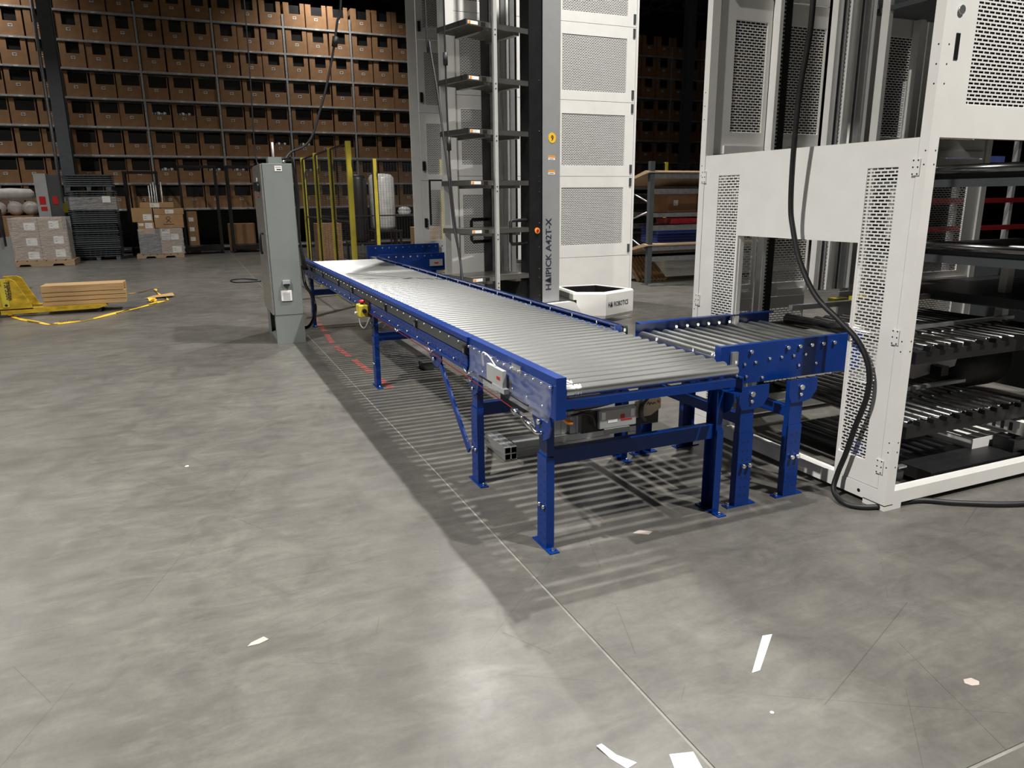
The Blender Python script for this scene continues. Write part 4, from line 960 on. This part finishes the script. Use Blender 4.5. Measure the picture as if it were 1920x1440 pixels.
# grey plastic pallet stack
def pp_mesh():
    mb = MB(); w, d = 1.16, 1.0
    for k in range(9): mb.box(-w/2+k*w/9+0.008, -w/2+(k+1)*w/9-0.008, -d/2, d/2, 0.028, 0.044)
    mb.box(-w/2, w/2, -d/2, -d/2+0.03, 0.012, 0.044); mb.box(-w/2, w/2, d/2-0.03, d/2, 0.012, 0.044); mb.box(-w/2, -w/2+0.03, -d/2, d/2, 0.012, 0.044); mb.box(w/2-0.03, w/2, -d/2, d/2, 0.012, 0.044)
    for x in (-w/2+0.09, 0, w/2-0.09):
        for y in (-d/2+0.07, 0, d/2-0.07): mb.prism([(x-0.05, 0.012), (x-0.065, 0.044), (x+0.065, 0.044), (x+0.05, 0.012)], 'y', y-0.06, y+0.06)
    return mb.mesh('plastic_pallet', M_plast)
ppm = pp_mesh(); legm = MB()
for x in (-0.49, 0, 0.49):
    for y in (-0.43, 0, 0.43): legm.prism([(x-0.045, -0.10), (x-0.06, 0.012), (x+0.06, 0.012), (x+0.045, -0.10)], 'y', y-0.055, y+0.055)
legm = legm.mesh('pallet_legs', M_plast)
nP = 38
def nth(k): return f'{k}{"th" if 10 <= k % 100 <= 20 else {1: "st", 2: "nd", 3: "rd"}.get(k % 10, "th")}'
zz = 0.10
for k in range(nP):
    if k == 32: zz += 0.088
    x = -2.30 + random.uniform(-0.012, 0.012) + (0.0 if k < 32 else -0.02)
    o = link('plastic_pallet', ppm, None, loc=(x, 23.9, zz-0.012)); o.rotation_euler = (0, 0, R(random.uniform(-0.6, 0.6)))
    w_ = 'lowest grey plastic pallet of the tall stack' if k == 0 else 'topmost grey plastic pallet of the tall stack' if k == nP-1 else f'grey plastic pallet, {nth(k+1)} up in the tall stack'
    tag(o, w_, 'pallet', 'grey plastic pallets in the tall stack')
    if k in (0, 32):
        link('pallet_legs', legm, o)
    zz += 0.056
wrapbox(-2.90, -1.70, 23.38, 24.42, 1.36, 1.70, 'shiny stretch film band around the grey pallet stack')
one(MB().box(-2.02, -1.82, 23.345, 23.35, 1.55, 1.72), 'paper_sheet', M_paper, 'white paper sheet stuck on the wrapped pallet stack', 'paper', (-1.92, 23.35, 1.55))
one(MB().box(-2.98, -2.86, 23.30, 23.33, 1.30, 1.55), 'yellow_sign', M_yellow, 'small yellow sign at the left of the pallet stack', 'sign', (-2.92, 23.3, 1.3))
# second pile of boxes
wood_pallet(-1.36, -0.13, 23.4, 24.4, 'low wooden pallet under the mixed carton pile', 0.10)
carton(-1.24, -0.72, 23.45, 24.2, 0.10, 0.665, M_dark, 'dark grey film wrapped carton at the bottom left of the mixed pile', tape=False)
carton(-0.70, -0.14, 23.45, 24.2, 0.10, 0.46, M_cardw, 'film wrapped brown carton at the bottom right of the mixed pile', [(-0.42, -0.18, 0.14, 0.32)])
mec = carton(-0.70, -0.11, 23.45, 24.2, 0.465, 0.825, M_cardw, 'film wrapped carton with large white MEC label in the mixed pile', [(-0.42, -0.22, 0.50, 0.66)])
lb_ = MB((-0.405, 23.825, 0.465)).box(-0.66, -0.44, 23.444, 23.45, 0.50, 0.80).build('shipping_label', M_paper, mec)
text('label_lettering', 'MEC', 0.10, M_ink, lb_, (-0.55+0.405, 23.443-23.825, 0.735-0.465), (1, 0, 0), (0, 0, 1), 'CENTER', sx=0.9)
for k in range(5): MB((-0.405, 23.825, 0.465)).box(-0.645, -0.455, 23.443, 23.444, 0.52+0.035*k, 0.54+0.035*k).build('label_print', M_grey, lb_)
carton(-1.24, -0.82, 23.45, 24.1, 0.667, 1.0, M_card2, 'small tan carton left in the mixed pile, above the dark carton', [(-1.21, -1.09, 0.90, 0.97), (-1.05, -0.86, 0.83, 0.98)])
bigc = carton(-0.80, -0.05, 23.45, 24.2, 0.83, 1.20, M_card2, 'tan carton with a black emblem in the mixed pile', [(-0.78, -0.68, 1.12, 1.19)])
ob = (-0.425, 23.825, 0.83); em = MB(ob)
for a, b in (((-0.50, 0.98), (-0.38, 1.10)), ((-0.38, 0.98), (-0.50, 1.10))): em.bar((a[0], 23.447, a[1]), (b[0], 23.447, b[1]), 0.004, 0.014)
em.tube([(-0.44+0.05*math.cos(q), 23.447, 1.10+0.04*math.sin(q)) for q in [PI*k/8 for k in range(9)]], 0.006, 5); em.box(-0.58, -0.30, 23.446, 23.449, 0.925, 0.94)
em.build('printed_emblem', M_ink, bigc)
carton(-1.36, -0.83, 23.45, 24.2, 1.005, 1.385, M_card2, 'tan carton with white labels at the upper left of the mixed pile', [(-1.08, -0.86, 1.05, 1.22)])
carton(-0.78, -0.02, 23.45, 24.2, 1.203, 1.365, M_card2, 'flat tan carton lying on the emblem carton', [(-0.50, -0.28, 1.23, 1.34)])
carton(-1.12, -0.26, 23.50, 24.2, 1.388, 1.54, M_card2, 'flat tan carton on the very top of the mixed pile', [(-0.87, -0.63, 1.41, 1.52)])
wrapbox(-1.25, -0.12, 23.44, 24.21, 0.11, 0.82, 'stretch film around the bottom cartons of the mixed pile')
# black steel carts
def cart(x0, x1, y0, y1, h, label, deck=0.22, mid=None):
    o = ((x0+x1)/2, (y0+y1)/2, 0); t = thing('steel_cart', label, 'cart', o)
    MB(o).box(x0, x1, y0, y1, deck-0.12, deck).build('cart_deck', M_black, t)
    for x in (x0+0.04, x1-0.04):
        for y in (y0+0.04, y1-0.04):
            MB(o).box(x-0.03, x+0.03, y-0.03, y+0.03, deck, h).build('cart_post', M_black, t)
            w = MB(o).cyl((x-0.025, y, 0.05), (x+0.025, y, 0.05), 0.05, 12); w.box(x-0.03, x+0.03, y-0.03, y+0.03, 0.05, deck-0.12); w.build('caster', M_rubber, t)
    f = MB(o); f.box(x0, x1, y0, y0+0.05, h-0.05, h); f.box(x0, x1, y1-0.05, y1, h-0.05, h); f.box(x0, x0+0.05, y0+0.05, y1-0.05, h-0.05, h); f.box(x1-0.05, x1, y0+0.05, y1-0.05, h-0.05, h)
    f.build('top_frame', M_black, t)
    if mid: MB(o).box(x0, x1, y0, y1, mid-0.04, mid).build('cart_shelf', M_paper, t)
cart(-0.08, 1.02, 24.5, 25.4, 2.60, 'tall black steel cart beside the mixed carton pile')
cart(1.28, 2.30, 24.5, 25.4, 2.60, 'tall black steel cart just left of the control cabinet')
cart(-1.55, -0.62, 24.75, 25.6, 2.43, 'black steel cart half hidden behind the mixed carton pile')
b_ = carton(0.05, 0.35, 25.5, 25.9, 0.0, 1.25, M_card, 'narrow upright brown carton with three labels behind the first black cart', [(0.10, 0.24, 0.35, 0.47), (0.10, 0.24, 0.65, 0.77), (0.10, 0.24, 0.95, 1.07)], tape=False)
carton(1.25, 2.05, 25.5, 26.1, 0.0, 0.85, M_card, 'flat brown carton on the floor level of the rack behind cabinet', [], tape=False)
mb = MB()
for k in range(6): mb.tube([(-0.95+0.07*k, 25.85, 0.0), (-0.93+0.07*k, 25.85, 2.05+0.05*(k % 3))], 0.018, 6)
one(mb, 'pipe_bundle', M_galv, 'bundle of thin grey steel pipes standing behind the mixed carton pile', 'pipes', (-0.78, 25.85, 0.0))

# ------------------------------------------------------------------ pallet jack, lumber, tape
OJ = (-1.9, 12.35, 0.0)
pj = thing('pallet_jack', 'worn yellow pallet jack carrying lumber at the left', 'pallet jack', OJ)
def J(): return MB(OJ)
def fork(y):
    return J().prism([(-2.50, 0.04), (-1.30, 0.055), (-1.18, 0.09), (-1.20, 0.115), (-2.50, 0.115)], 'y', y-0.08, y+0.08).build('fork', M_jack, pj)
fork(12.22); fork(12.62)
J().prism([(-2.50, 0.10), (-2.10, 0.10), (-2.13, 0.17), (-2.28, 0.50), (-2.33, 0.53), (-2.50, 0.53)], 'y', 12.14, 12.20).build('side_plate', M_jack, pj)
J().prism([(-2.50, 0.10), (-2.10, 0.10), (-2.13, 0.17), (-2.28, 0.50), (-2.33, 0.53), (-2.50, 0.53)], 'y', 12.64, 12.70).build('side_plate', M_jack, pj)
fr_ = J().box(-2.46, -2.375, 12.128, 12.14, 0.14, 0.53).build('number_plate', M_yellow, pj)
text('plate_lettering', 'TSP5500', 0.092, M_ink, fr_, (-2.40-OJ[0], 12.126-OJ[1], 0.505), (0, 0, -1), (1, 0, 0), sx=0.80)
J().cyl((-2.415, 12.126, 0.17), (-2.415, 12.13, 0.17), 0.018, 12).build('plate_rivet', M_black, fr_)
J().box(-2.75, -2.50, 12.14, 12.70, 0.10, 0.45).build('pump_body', M_black, pj); J().box(-2.75, -2.44, 12.10, 12.14, 0.46, 0.53).build('top_bar', M_jack, pj)
J().tube([(-2.62, 12.42, 0.45), (-2.75, 12.42, 1.2)], 0.02, 8).build('tow_bar', M_black, pj)
for y in (12.22, 12.62):
    J().cyl((-1.30, y-0.05, 0.04), (-1.30, y+0.05, 0.04), 0.04, 12).build('load_wheel', M_rubber, pj)
J().cyl((-2.62, 12.34, 0.09), (-2.62, 12.50, 0.09), 0.09, 14).build('steer_wheel', M_rubber, pj)
k_ = 0
LR = ['bottom', 'second', 'third', 'top']
for r in range(4):
    z0 = 0.1165 + [0, 0.065, 0.130, 0.190][r]; h = [0.06, 0.06, 0.055, 0.10][r]
    for c in range(2):
        xa = -2.0 + random.uniform(-0.02, 0.02); xb = -0.93 + random.uniform(-0.02, 0.02)
        y0 = 12.20 + c*0.21
        one(MB().box(xa, xb, y0, y0+0.2, z0, z0+h-0.002, 0.003), 'lumber_board', M_wood, f'pine board on the pallet jack, {LR[r]} layer, {"front" if c == 0 else "rear"} board', 'board', ((xa+xb)/2, y0+0.1, z0), 'pine boards on the pallet jack')
# caution tape on the floor
def ribbon(pts, w, n=6):
    P_ = spline(pts, n); vs = []; fs = []
    for i, p in enumerate(P_):
        tn = (P_[min(i+1, len(P_)-1)] - P_[max(i-1, 0)]).normalized(); s = tn.cross(Vector((0, 0, 1))).normalized()
        tilt = 0.5 + 0.5*math.sin(i*0.55); d = s*w/2*(0.45+0.55*tilt); up = Vector((0, 0, w/2*(1-tilt)*0.8+0.004))
        vs += [p + d + Vector((0, 0, 0.004)), p - d + up]
    for i in range(len(P_)-1): fs.append((2*i, 2*i+1, 2*i+3, 2*i+2))
    m = MB(); m.add(vs, fs); vs2 = [Vector(v) + Vector((0, 0, 0.0015)) for v in vs]; m.add(vs2, [tuple(reversed(f)) for f in fs]); return m, P_
tp = [(-2.48, 12.46, 0), (-2.21, 11.79, 0), (-1.87, 11.25, 0), (-1.72, 11.10, 0), (-1.44, 11.25, 0), (-1.16, 11.62, 0), (-0.85, 12.2, 0), (-0.58, 12.7, 0), (-0.45, 13.0, 0), (-0.40, 13.2, 0.0), (-0.50, 13.7, 0), (-0.60, 14.4, 0), (-0.64, 14.62, 0.03), (-0.80, 14.5, 0), (-1.05, 14.35, 0)]
rbn, RP = ribbon(tp, 0.055)
tape = one(rbn, 'caution_tape', M_disc, 'yellow and black caution tape trailing on the floor around the pallet jack', 'tape', (-1.2, 12.0, 0))
lt = MB((-1.2, 12.0, 0))
for i in range(4, len(RP)-4, 1):
    a = RP[i]; b = RP[i+1]; tn = (b-a).normalized(); s = tn.cross(Vector((0, 0, 1)))*0.016; e = Vector((0, 0, 0.016))
    if (i // 4) % 2 == 0 and i % 4 != 3: lt.add([a-s+e, b-s+e, b+s+e, a+s+e], [(0, 1, 2, 3)])
lt.build('tape_print', M_ink, tape, None, 'stuff')
text('tape_lettering', 'CAUTION', 0.062, M_ink, tape, (-1.66+1.2, 11.10-12.0, 0.026), Vector((0.28, 0.15, 0)).normalized(), Vector((-0.15, 0.28, 0.12)).normalized(), sx=0.9)
mb = MB()
for k in range(7):
    q = k*0.9; mb.add([(-0.62+0.07*math.cos(q), 13.02+0.10*math.sin(q), 0.01), (-0.62+0.07*math.cos(q+1.2), 13.02+0.10*math.sin(q+1.2), 0.03+0.02*(k % 3)), (-0.60, 13.05, 0.06), (-0.66, 12.95, 0.02)], [(0, 1, 2, 3)])
one(mb, 'tape_wad', M_disc, 'crumpled wad of yellow tape at the right end of the tape loop', 'tape', (-0.62, 13.02, 0))
one(MB().add([(-0.75, 13.35, 0.02), (-0.30, 13.45, 0.03), (-0.33, 13.75, 0.045), (-0.62, 13.6, 0.03), (-0.75, 13.35, 0.024), (-0.30, 13.45, 0.034), (-0.33, 13.75, 0.049), (-0.62, 13.6, 0.034)], [(3, 2, 1, 0), (4, 5, 6, 7), (0, 1, 5, 4), (1, 2, 6, 5), (2, 3, 7, 6), (3, 0, 4, 7)]), 'wood_scrap', M_wood, 'flat piece of wood scrap caught in the caution tape', 'scrap', (-0.52, 13.5, 0))
# grey upright at the left edge
t = thing('steel_upright', 'grey steel upright cut by the left picture edge', 'upright', (-3.05, 16.3, 0)); o = (-3.05, 16.3, 0)
MB(o).box(-3.40, -3.02, 16.1, 16.5, 0, 0.95).build('upright_body', M_grey, t); MB(o).box(-3.06, -3.03, 16.08, 16.1, 0.8, 1.1).build('upright_trim', M_black, t); MB(o).box(-3.40, -3.10, 16.1, 16.5, 0.95, 1.45).build('upright_head', M_black, t)

# ------------------------------------------------------------------ seen through the fence
def bundle(x, y, z0, h, r, m, label, base=True):
    mb = MB(); mb.tube([(x, y, z0), (x, y, z0+0.1), (x, y, z0+h*0.5), (x, y, z0+h-0.12), (x, y, z0+h-0.03), (x, y, z0+h)], [r*0.8, r, r*1.02, r, r*0.8, r*0.3], 14)
    return one(mb, 'wrapped_bundle', m, label, 'bundle', (x, y, z0))
def wplat(x0, x1, y0, y1, z, label, name='work_table', m=M_galv):
    o = ((x0+x1)/2, (y0+y1)/2, 0); t = thing(name, label, 'table', o); MB(o).box(x0, x1, y0, y1, z-0.04, z).build('table_top', m, t)
    for x in (x0+0.05, x1-0.05):
        for y in (y0+0.05, y1-0.05): MB(o).box(x-0.025, x+0.025, y-0.025, y+0.025, 0, z-0.04).build('table_leg', M_black, t)
wplat(3.95, 4.75, 19.6, 20.4, 0.45, 'low dark platform under the black bundle behind the fence', 'low_platform', M_black)
bundle(4.27, 20.0, 0.45, 1.75, 0.24, M_black, 'tall black wrapped bundle seen through the fence mesh')
wplat(4.55, 5.35, 19.6, 20.4, 0.75, 'small stand under the white film bundle behind the fence', 'low_platform', M_black)
bundle(4.92, 20.0, 0.75, 1.48, 0.34, M_plw, 'tall white film wrapped bundle seen through the fence mesh')
wplat(5.5, 6.6, 21.0, 21.7, 1.13, 'grey work table behind the fence beside the tower')
bundle(5.9, 21.35, 1.13, 0.22, 0.2, M_plw, 'crumpled white film on the grey work table')
for k, (z0, z1, w_) in enumerate(((0.0, 0.42, 'lower'), (0.42, 0.86, 'upper'))):
    carton(5.35, 5.95, 18.3, 18.9, z0, z1, M_card2, f'{w_} tan carton of the floor stack left of the tower', tape=False)
    carton(5.96, 6.5, 18.3, 18.9, z0, z1, M_card2, f'{w_} tan carton of the floor stack, half behind the tower', tape=False)
carton(3.2, 3.85, 20.3, 20.9, 0, 0.95, M_card, 'brown carton on the floor behind the fence, left of bundles', tape=False)

# ------------------------------------------------------------------ right background shelving
OR_ = (8.6, 11.7, 0)
rk = thing('pallet_rack', 'grey pallet rack with plywood decks in the gap between the machines', 'rack', OR_)
def Q(): return MB(OR_)
for x in (7.55, 10.2):
    for y in (11.2, 12.25):
        Q().box(x, x+0.09, y, y+0.08, 0, 2.16).build('rack_upright', M_dark if x < 8 else M_galv, rk); Q().box(x-0.03, x+0.16, y-0.06, y+0.14, 0, 0.012).build('foot_plate', M_dark, rk)
for a, b in ((1.75, 1.45), (1.05, 1.30), (0.95, 0.60)): Q().tube([(7.60, 12.25, a), (7.60, 11.28, b)], 0.014, 6).build('rack_brace', M_galv, rk)
for z, h, dk in ((1.985, 0.12, True), (1.69, 0.09, False), (1.27, 0.07, False), (1.055, 0.09, False), (0.72, 0.11, True), (0.50, 0.08, False)):
    Q().box(7.64, 10.2, 11.2, 11.25, z-h, z).build('rack_beam', M_galv, rk); Q().box(7.64, 10.2, 12.2, 12.25, z-h-0.25 if dk else z-h, z-0.25 if dk else z).build('rack_beam', M_galv, rk)
    if dk: Q().prism([(11.18, z), (11.30, z+0.018), (12.3, z-0.235), (12.3, z-0.255), (11.18, z-0.018)], 'x', 7.50, 10.25).build('plywood_deck', M_ply, rk)
Q().box(7.5, 10.2, 11.05, 12.35, 0.0, 0.0).build if False else None
for k, (x0, x1, z0, z1, m, lb) in enumerate(((8.3, 8.95, 1.27, 1.62, M_card, 'brown carton, left of the row on the upper rack shelf'), (8.97, 9.6, 1.27, 1.60, M_card, 'brown carton, right of the row on the upper rack shelf'))):
    carton(x0, x1, 11.7, 12.2, z0, z1, m, lb, [(x0+0.12, x0+0.22, z0+0.12, z0+0.22)], tape=False)
one(MB().box(8.25, 8.85, 11.5, 12.0, 1.057, 1.16, 0.01), 'red_bin', M_redd, 'low red tray on the middle rack shelf', 'tray', (8.55, 11.75, 1.057))
for k in range(6):
    z0 = 0.73 + k*0.05
    one(MB().box(7.85, 9.3, 11.35, 11.9, z0, z0+0.046, 0.008), 'blue_panel', M_bluebin, f'dark blue flat panel, {ORD[k]} from the bottom of the rack stack', 'panel', (8.5, 11.6, z0), 'blue panels stacked on the rack')
for k in range(8):
    x = 7.75 + 0.085*k; mb = MB(); mb.bar((x, 11.75, 0.003), (x-0.10-0.01*k, 12.1, 0.43), 0.025, 0.07)
    one(mb, 'wood_offcut', M_wood, f'{ORD[k]} leaning wood offcut from the left under the pallet rack', 'board', (x, 11.75, 0), 'wood offcuts leaning under the rack')
t = one(MB().bar((7.5, 11.05, 0.02), (8.25, 11.0, 0.02), 0.10, 0.03), 'floor_beam', M_galv, 'grey steel beam lying on the floor before the pallet rack', 'beam', (7.9, 11.02, 0))
# red rack seen through the near machine
OX = (12.0, 8.5, 0); rr = thing('red_rack', 'dark rack with red beams seen through the near machine', 'rack', OX)
for x in (10.2, 11.6, 13.0, 14.4): MB(OX).box(x, x+0.08, 8.4, 8.48, 0, 3.2).build('rack_upright', M_grey, rr)
for z in (0.5, 0.95, 1.4, 1.85, 2.4): MB(OX).box(10.2, 14.48, 8.36, 8.40, z, z+0.08).build('rack_beam', M_redd, rr)
for z in (1.75, 2.05): MB(OX).box(11.2, 12.6, 8.34, 8.36, z, z+0.10).build('shelf_sign', M_bluelit, rr)

# ------------------------------------------------------------------ cables
def cable(pts, r, label, name='power_cable', n=8, beads=()):
    o = Vector(pts[-1]); mb = MB(o); sp = spline(pts, 8); mb.tube(sp, r, n)
    c = mb.build(name, M_rubber, None); c.location = o; tag(c, label, 'cable')
    for p, q in beads:
        MB(o).cyl(p, q, r*2.4, 10).build('cable_sleeve', M_rubber, c)
    return c
cable([(2.72, 2.75, 9.0), (2.80, 2.86, 5.0), (2.86, 2.94, 3.2), (2.90, 2.97, 2.47), (2.92, 3.0, 2.28), (2.93, 3.04, 2.07), (2.95, 3.07, 1.78), (2.97, 3.08, 1.51), (2.97, 3.05, 1.38), (2.97, 2.98, 1.21), (2.98, 2.86, 1.04), (3.0, 2.71, 0.93), (3.02, 2.60, 0.84), (3.03, 2.53, 0.72), (3.03, 2.52, 0.58), (3.03, 2.57, 0.40), (3.03, 2.61, 0.24), (3.02, 2.64, 0.12), (2.985, 2.62, 0.035), (2.95, 2.50, 0.016), (3.05, 2.42, 0.014), (3.32, 2.385, 0.014), (3.48, 2.27, 0.016), (3.76, 2.13, 0.016), (4.3, 2.0, 0.016)], 0.014, 'thick black power cable hanging down past the near machine to the floor')
cable([(2.0, 8.7, 9.0), (1.9, 8.7, 5.0), (1.80, 8.7, 3.65), (1.75, 8.7, 3.44), (1.71, 8.7, 3.25), (1.65, 8.7, 3.0), (1.57, 8.7, 2.72), (1.48, 8.7, 2.47), (1.39, 8.7, 2.24), (1.29, 8.7, 2.13), (1.15, 8.68, 2.07), (1.07, 8.62, 1.99)], 0.013, 'black power drop cable curving onto the control cabinet top', beads=[((1.717, 8.7, 3.28), (1.70, 8.7, 3.18))])
cable([(0.86, 9.0, 9.0), (0.83, 9.0, 3.64), (0.82, 9.0, 2.89), (0.80, 9.0, 2.05), (0.85, 8.95, 1.936)], 0.007, 'thin black cable hanging straight down to the cabinet top')
cable([(2.45, 7.9, 8.5), (2.38, 7.52, 3.44), (2.38, 7.43, 3.04), (2.38, 7.23, 2.57), (2.38, 7.08, 2.12), (2.38, 6.96, 1.72), (2.38, 6.87, 1.32), (2.38, 6.74, 1.07), (2.36, 6.60, 0.84), (2.335, 6.5, 0.70)], 0.011, 'slanting black cable hanging before the robot shelves')
cable([(2.38, 6.95, 8.5), (2.38, 6.96, 3.31), (2.38, 6.96, 2.82), (2.38, 6.96, 2.4), (2.38, 6.91, 1.76), (2.38, 6.80, 1.27), (2.37, 6.66, 0.92), (2.335, 6.58, 0.72)], 0.009, 'straight black cable with sleeves hanging before the robot shelves', beads=[((2.38, 6.96, 2.87), (2.38, 6.96, 2.76)), ((2.38, 6.935, 2.12), (2.38, 6.93, 2.0))])
cable([(1.2, 15.6, 0.012), (0.95, 15.95, 0.012), (0.75, 15.85, 0.012), (0.70, 15.62, 0.012), (0.78, 15.3, 0.012), (1.0, 15.25, 0.012), (1.25, 15.3, 0.012)], 0.012, 'loop of black cable on the floor left of the cabinet')

# ------------------------------------------------------------------ litter and marks on the floor
def slip(name, pts, m, label, cat, th=0.0012, curl=0.0):
    n = len(pts); c = (sum(p[0] for p in pts)/n, sum(p[1] for p in pts)/n, 0)
    vs = [(x, y, 0.0004 + (curl if i == 0 else 0)) for i, (x, y) in enumerate(pts)]; vs += [(x, y, z+th) for x, y, z in vs]
    mb = MB(); mb.add(vs, [tuple(range(n-1, -1, -1)), tuple(range(n, 2*n))] + [(i, (i+1) % n, n+(i+1) % n, n+i) for i in range(n)])
    return one(mb, name, m, label, cat, c)
s_ = slip('paper_strip', [(1.578, 1.638), (1.612, 1.638), (1.798, 1.783), (1.760, 1.790)], M_paper, 'long white paper strip lying on the open floor', 'paper')
slip('torn_label', [(0.932, 1.555), (0.952, 1.560), (0.968, 1.505), (1.005, 1.455), (0.968, 1.447), (0.945, 1.500)], M_paper, 'curled white label at the bottom edge of the picture', 'paper', curl=0.004)
slip('plastic_scrap', [(1.107, 1.444), (1.176, 1.424), (1.160, 1.36), (1.08, 1.37)], M_galv, 'clear plastic scrap beside the curled label', 'scrap')
slip('paper_scrap', [(2.185, 1.325), (2.215, 1.320), (2.222, 1.297), (2.205, 1.285), (2.180, 1.292), (2.170, 1.310)], M_scrap, 'small round beige paper scrap near the right edge', 'scrap')
slip('shipping_label', [(1.79, 2.70), (1.85, 2.655), (1.885, 2.675), (1.835, 2.715)], M_scrap, 'small beige label on the floor under the conveyor end', 'paper')
slip('paper_scrap', [(0.055, 2.52), (0.10, 2.54), (0.115, 2.515), (0.08, 2.50), (0.04, 2.50)], M_scrap, 'small torn beige scrap on the left floor', 'scrap')
slip('bottle_cap', [(-0.150+0.011*math.cos(k*PI/5), 4.60+0.011*math.sin(k*PI/5)) for k in range(10)], M_paper, 'tiny white round cap on the left floor', 'cap')
slip('bottle_cap', [(1.50+0.006*math.cos(k*PI/5), 1.46+0.006*math.sin(k*PI/5)) for k in range(10)], M_paper, 'tiny white speck near the bottom centre', 'cap')
mb = MB()
for k in range(26):
    y = 5.92 + k*0.16; x = 1.45 - (y-5.92)*0.045 if y < 8 else 1.356 + (y-8)*0.06
    if k % 5 != 3: mb.box(x-0.03, x+0.03, y, y+0.15, 0.0003, 0.0012)
one(mb, 'floor_tape', M_redtape, 'worn red tape line on the floor under the conveyor', 'tape', (1.40, 7.9, 0))
t = one(MB().box(1.89, 2.0, 6.44, 6.58, 0, 0.07, 0.004), 'floor_block', M_dark, 'small dark block on the floor under the conveyor', 'block', (1.947, 6.51, 0))
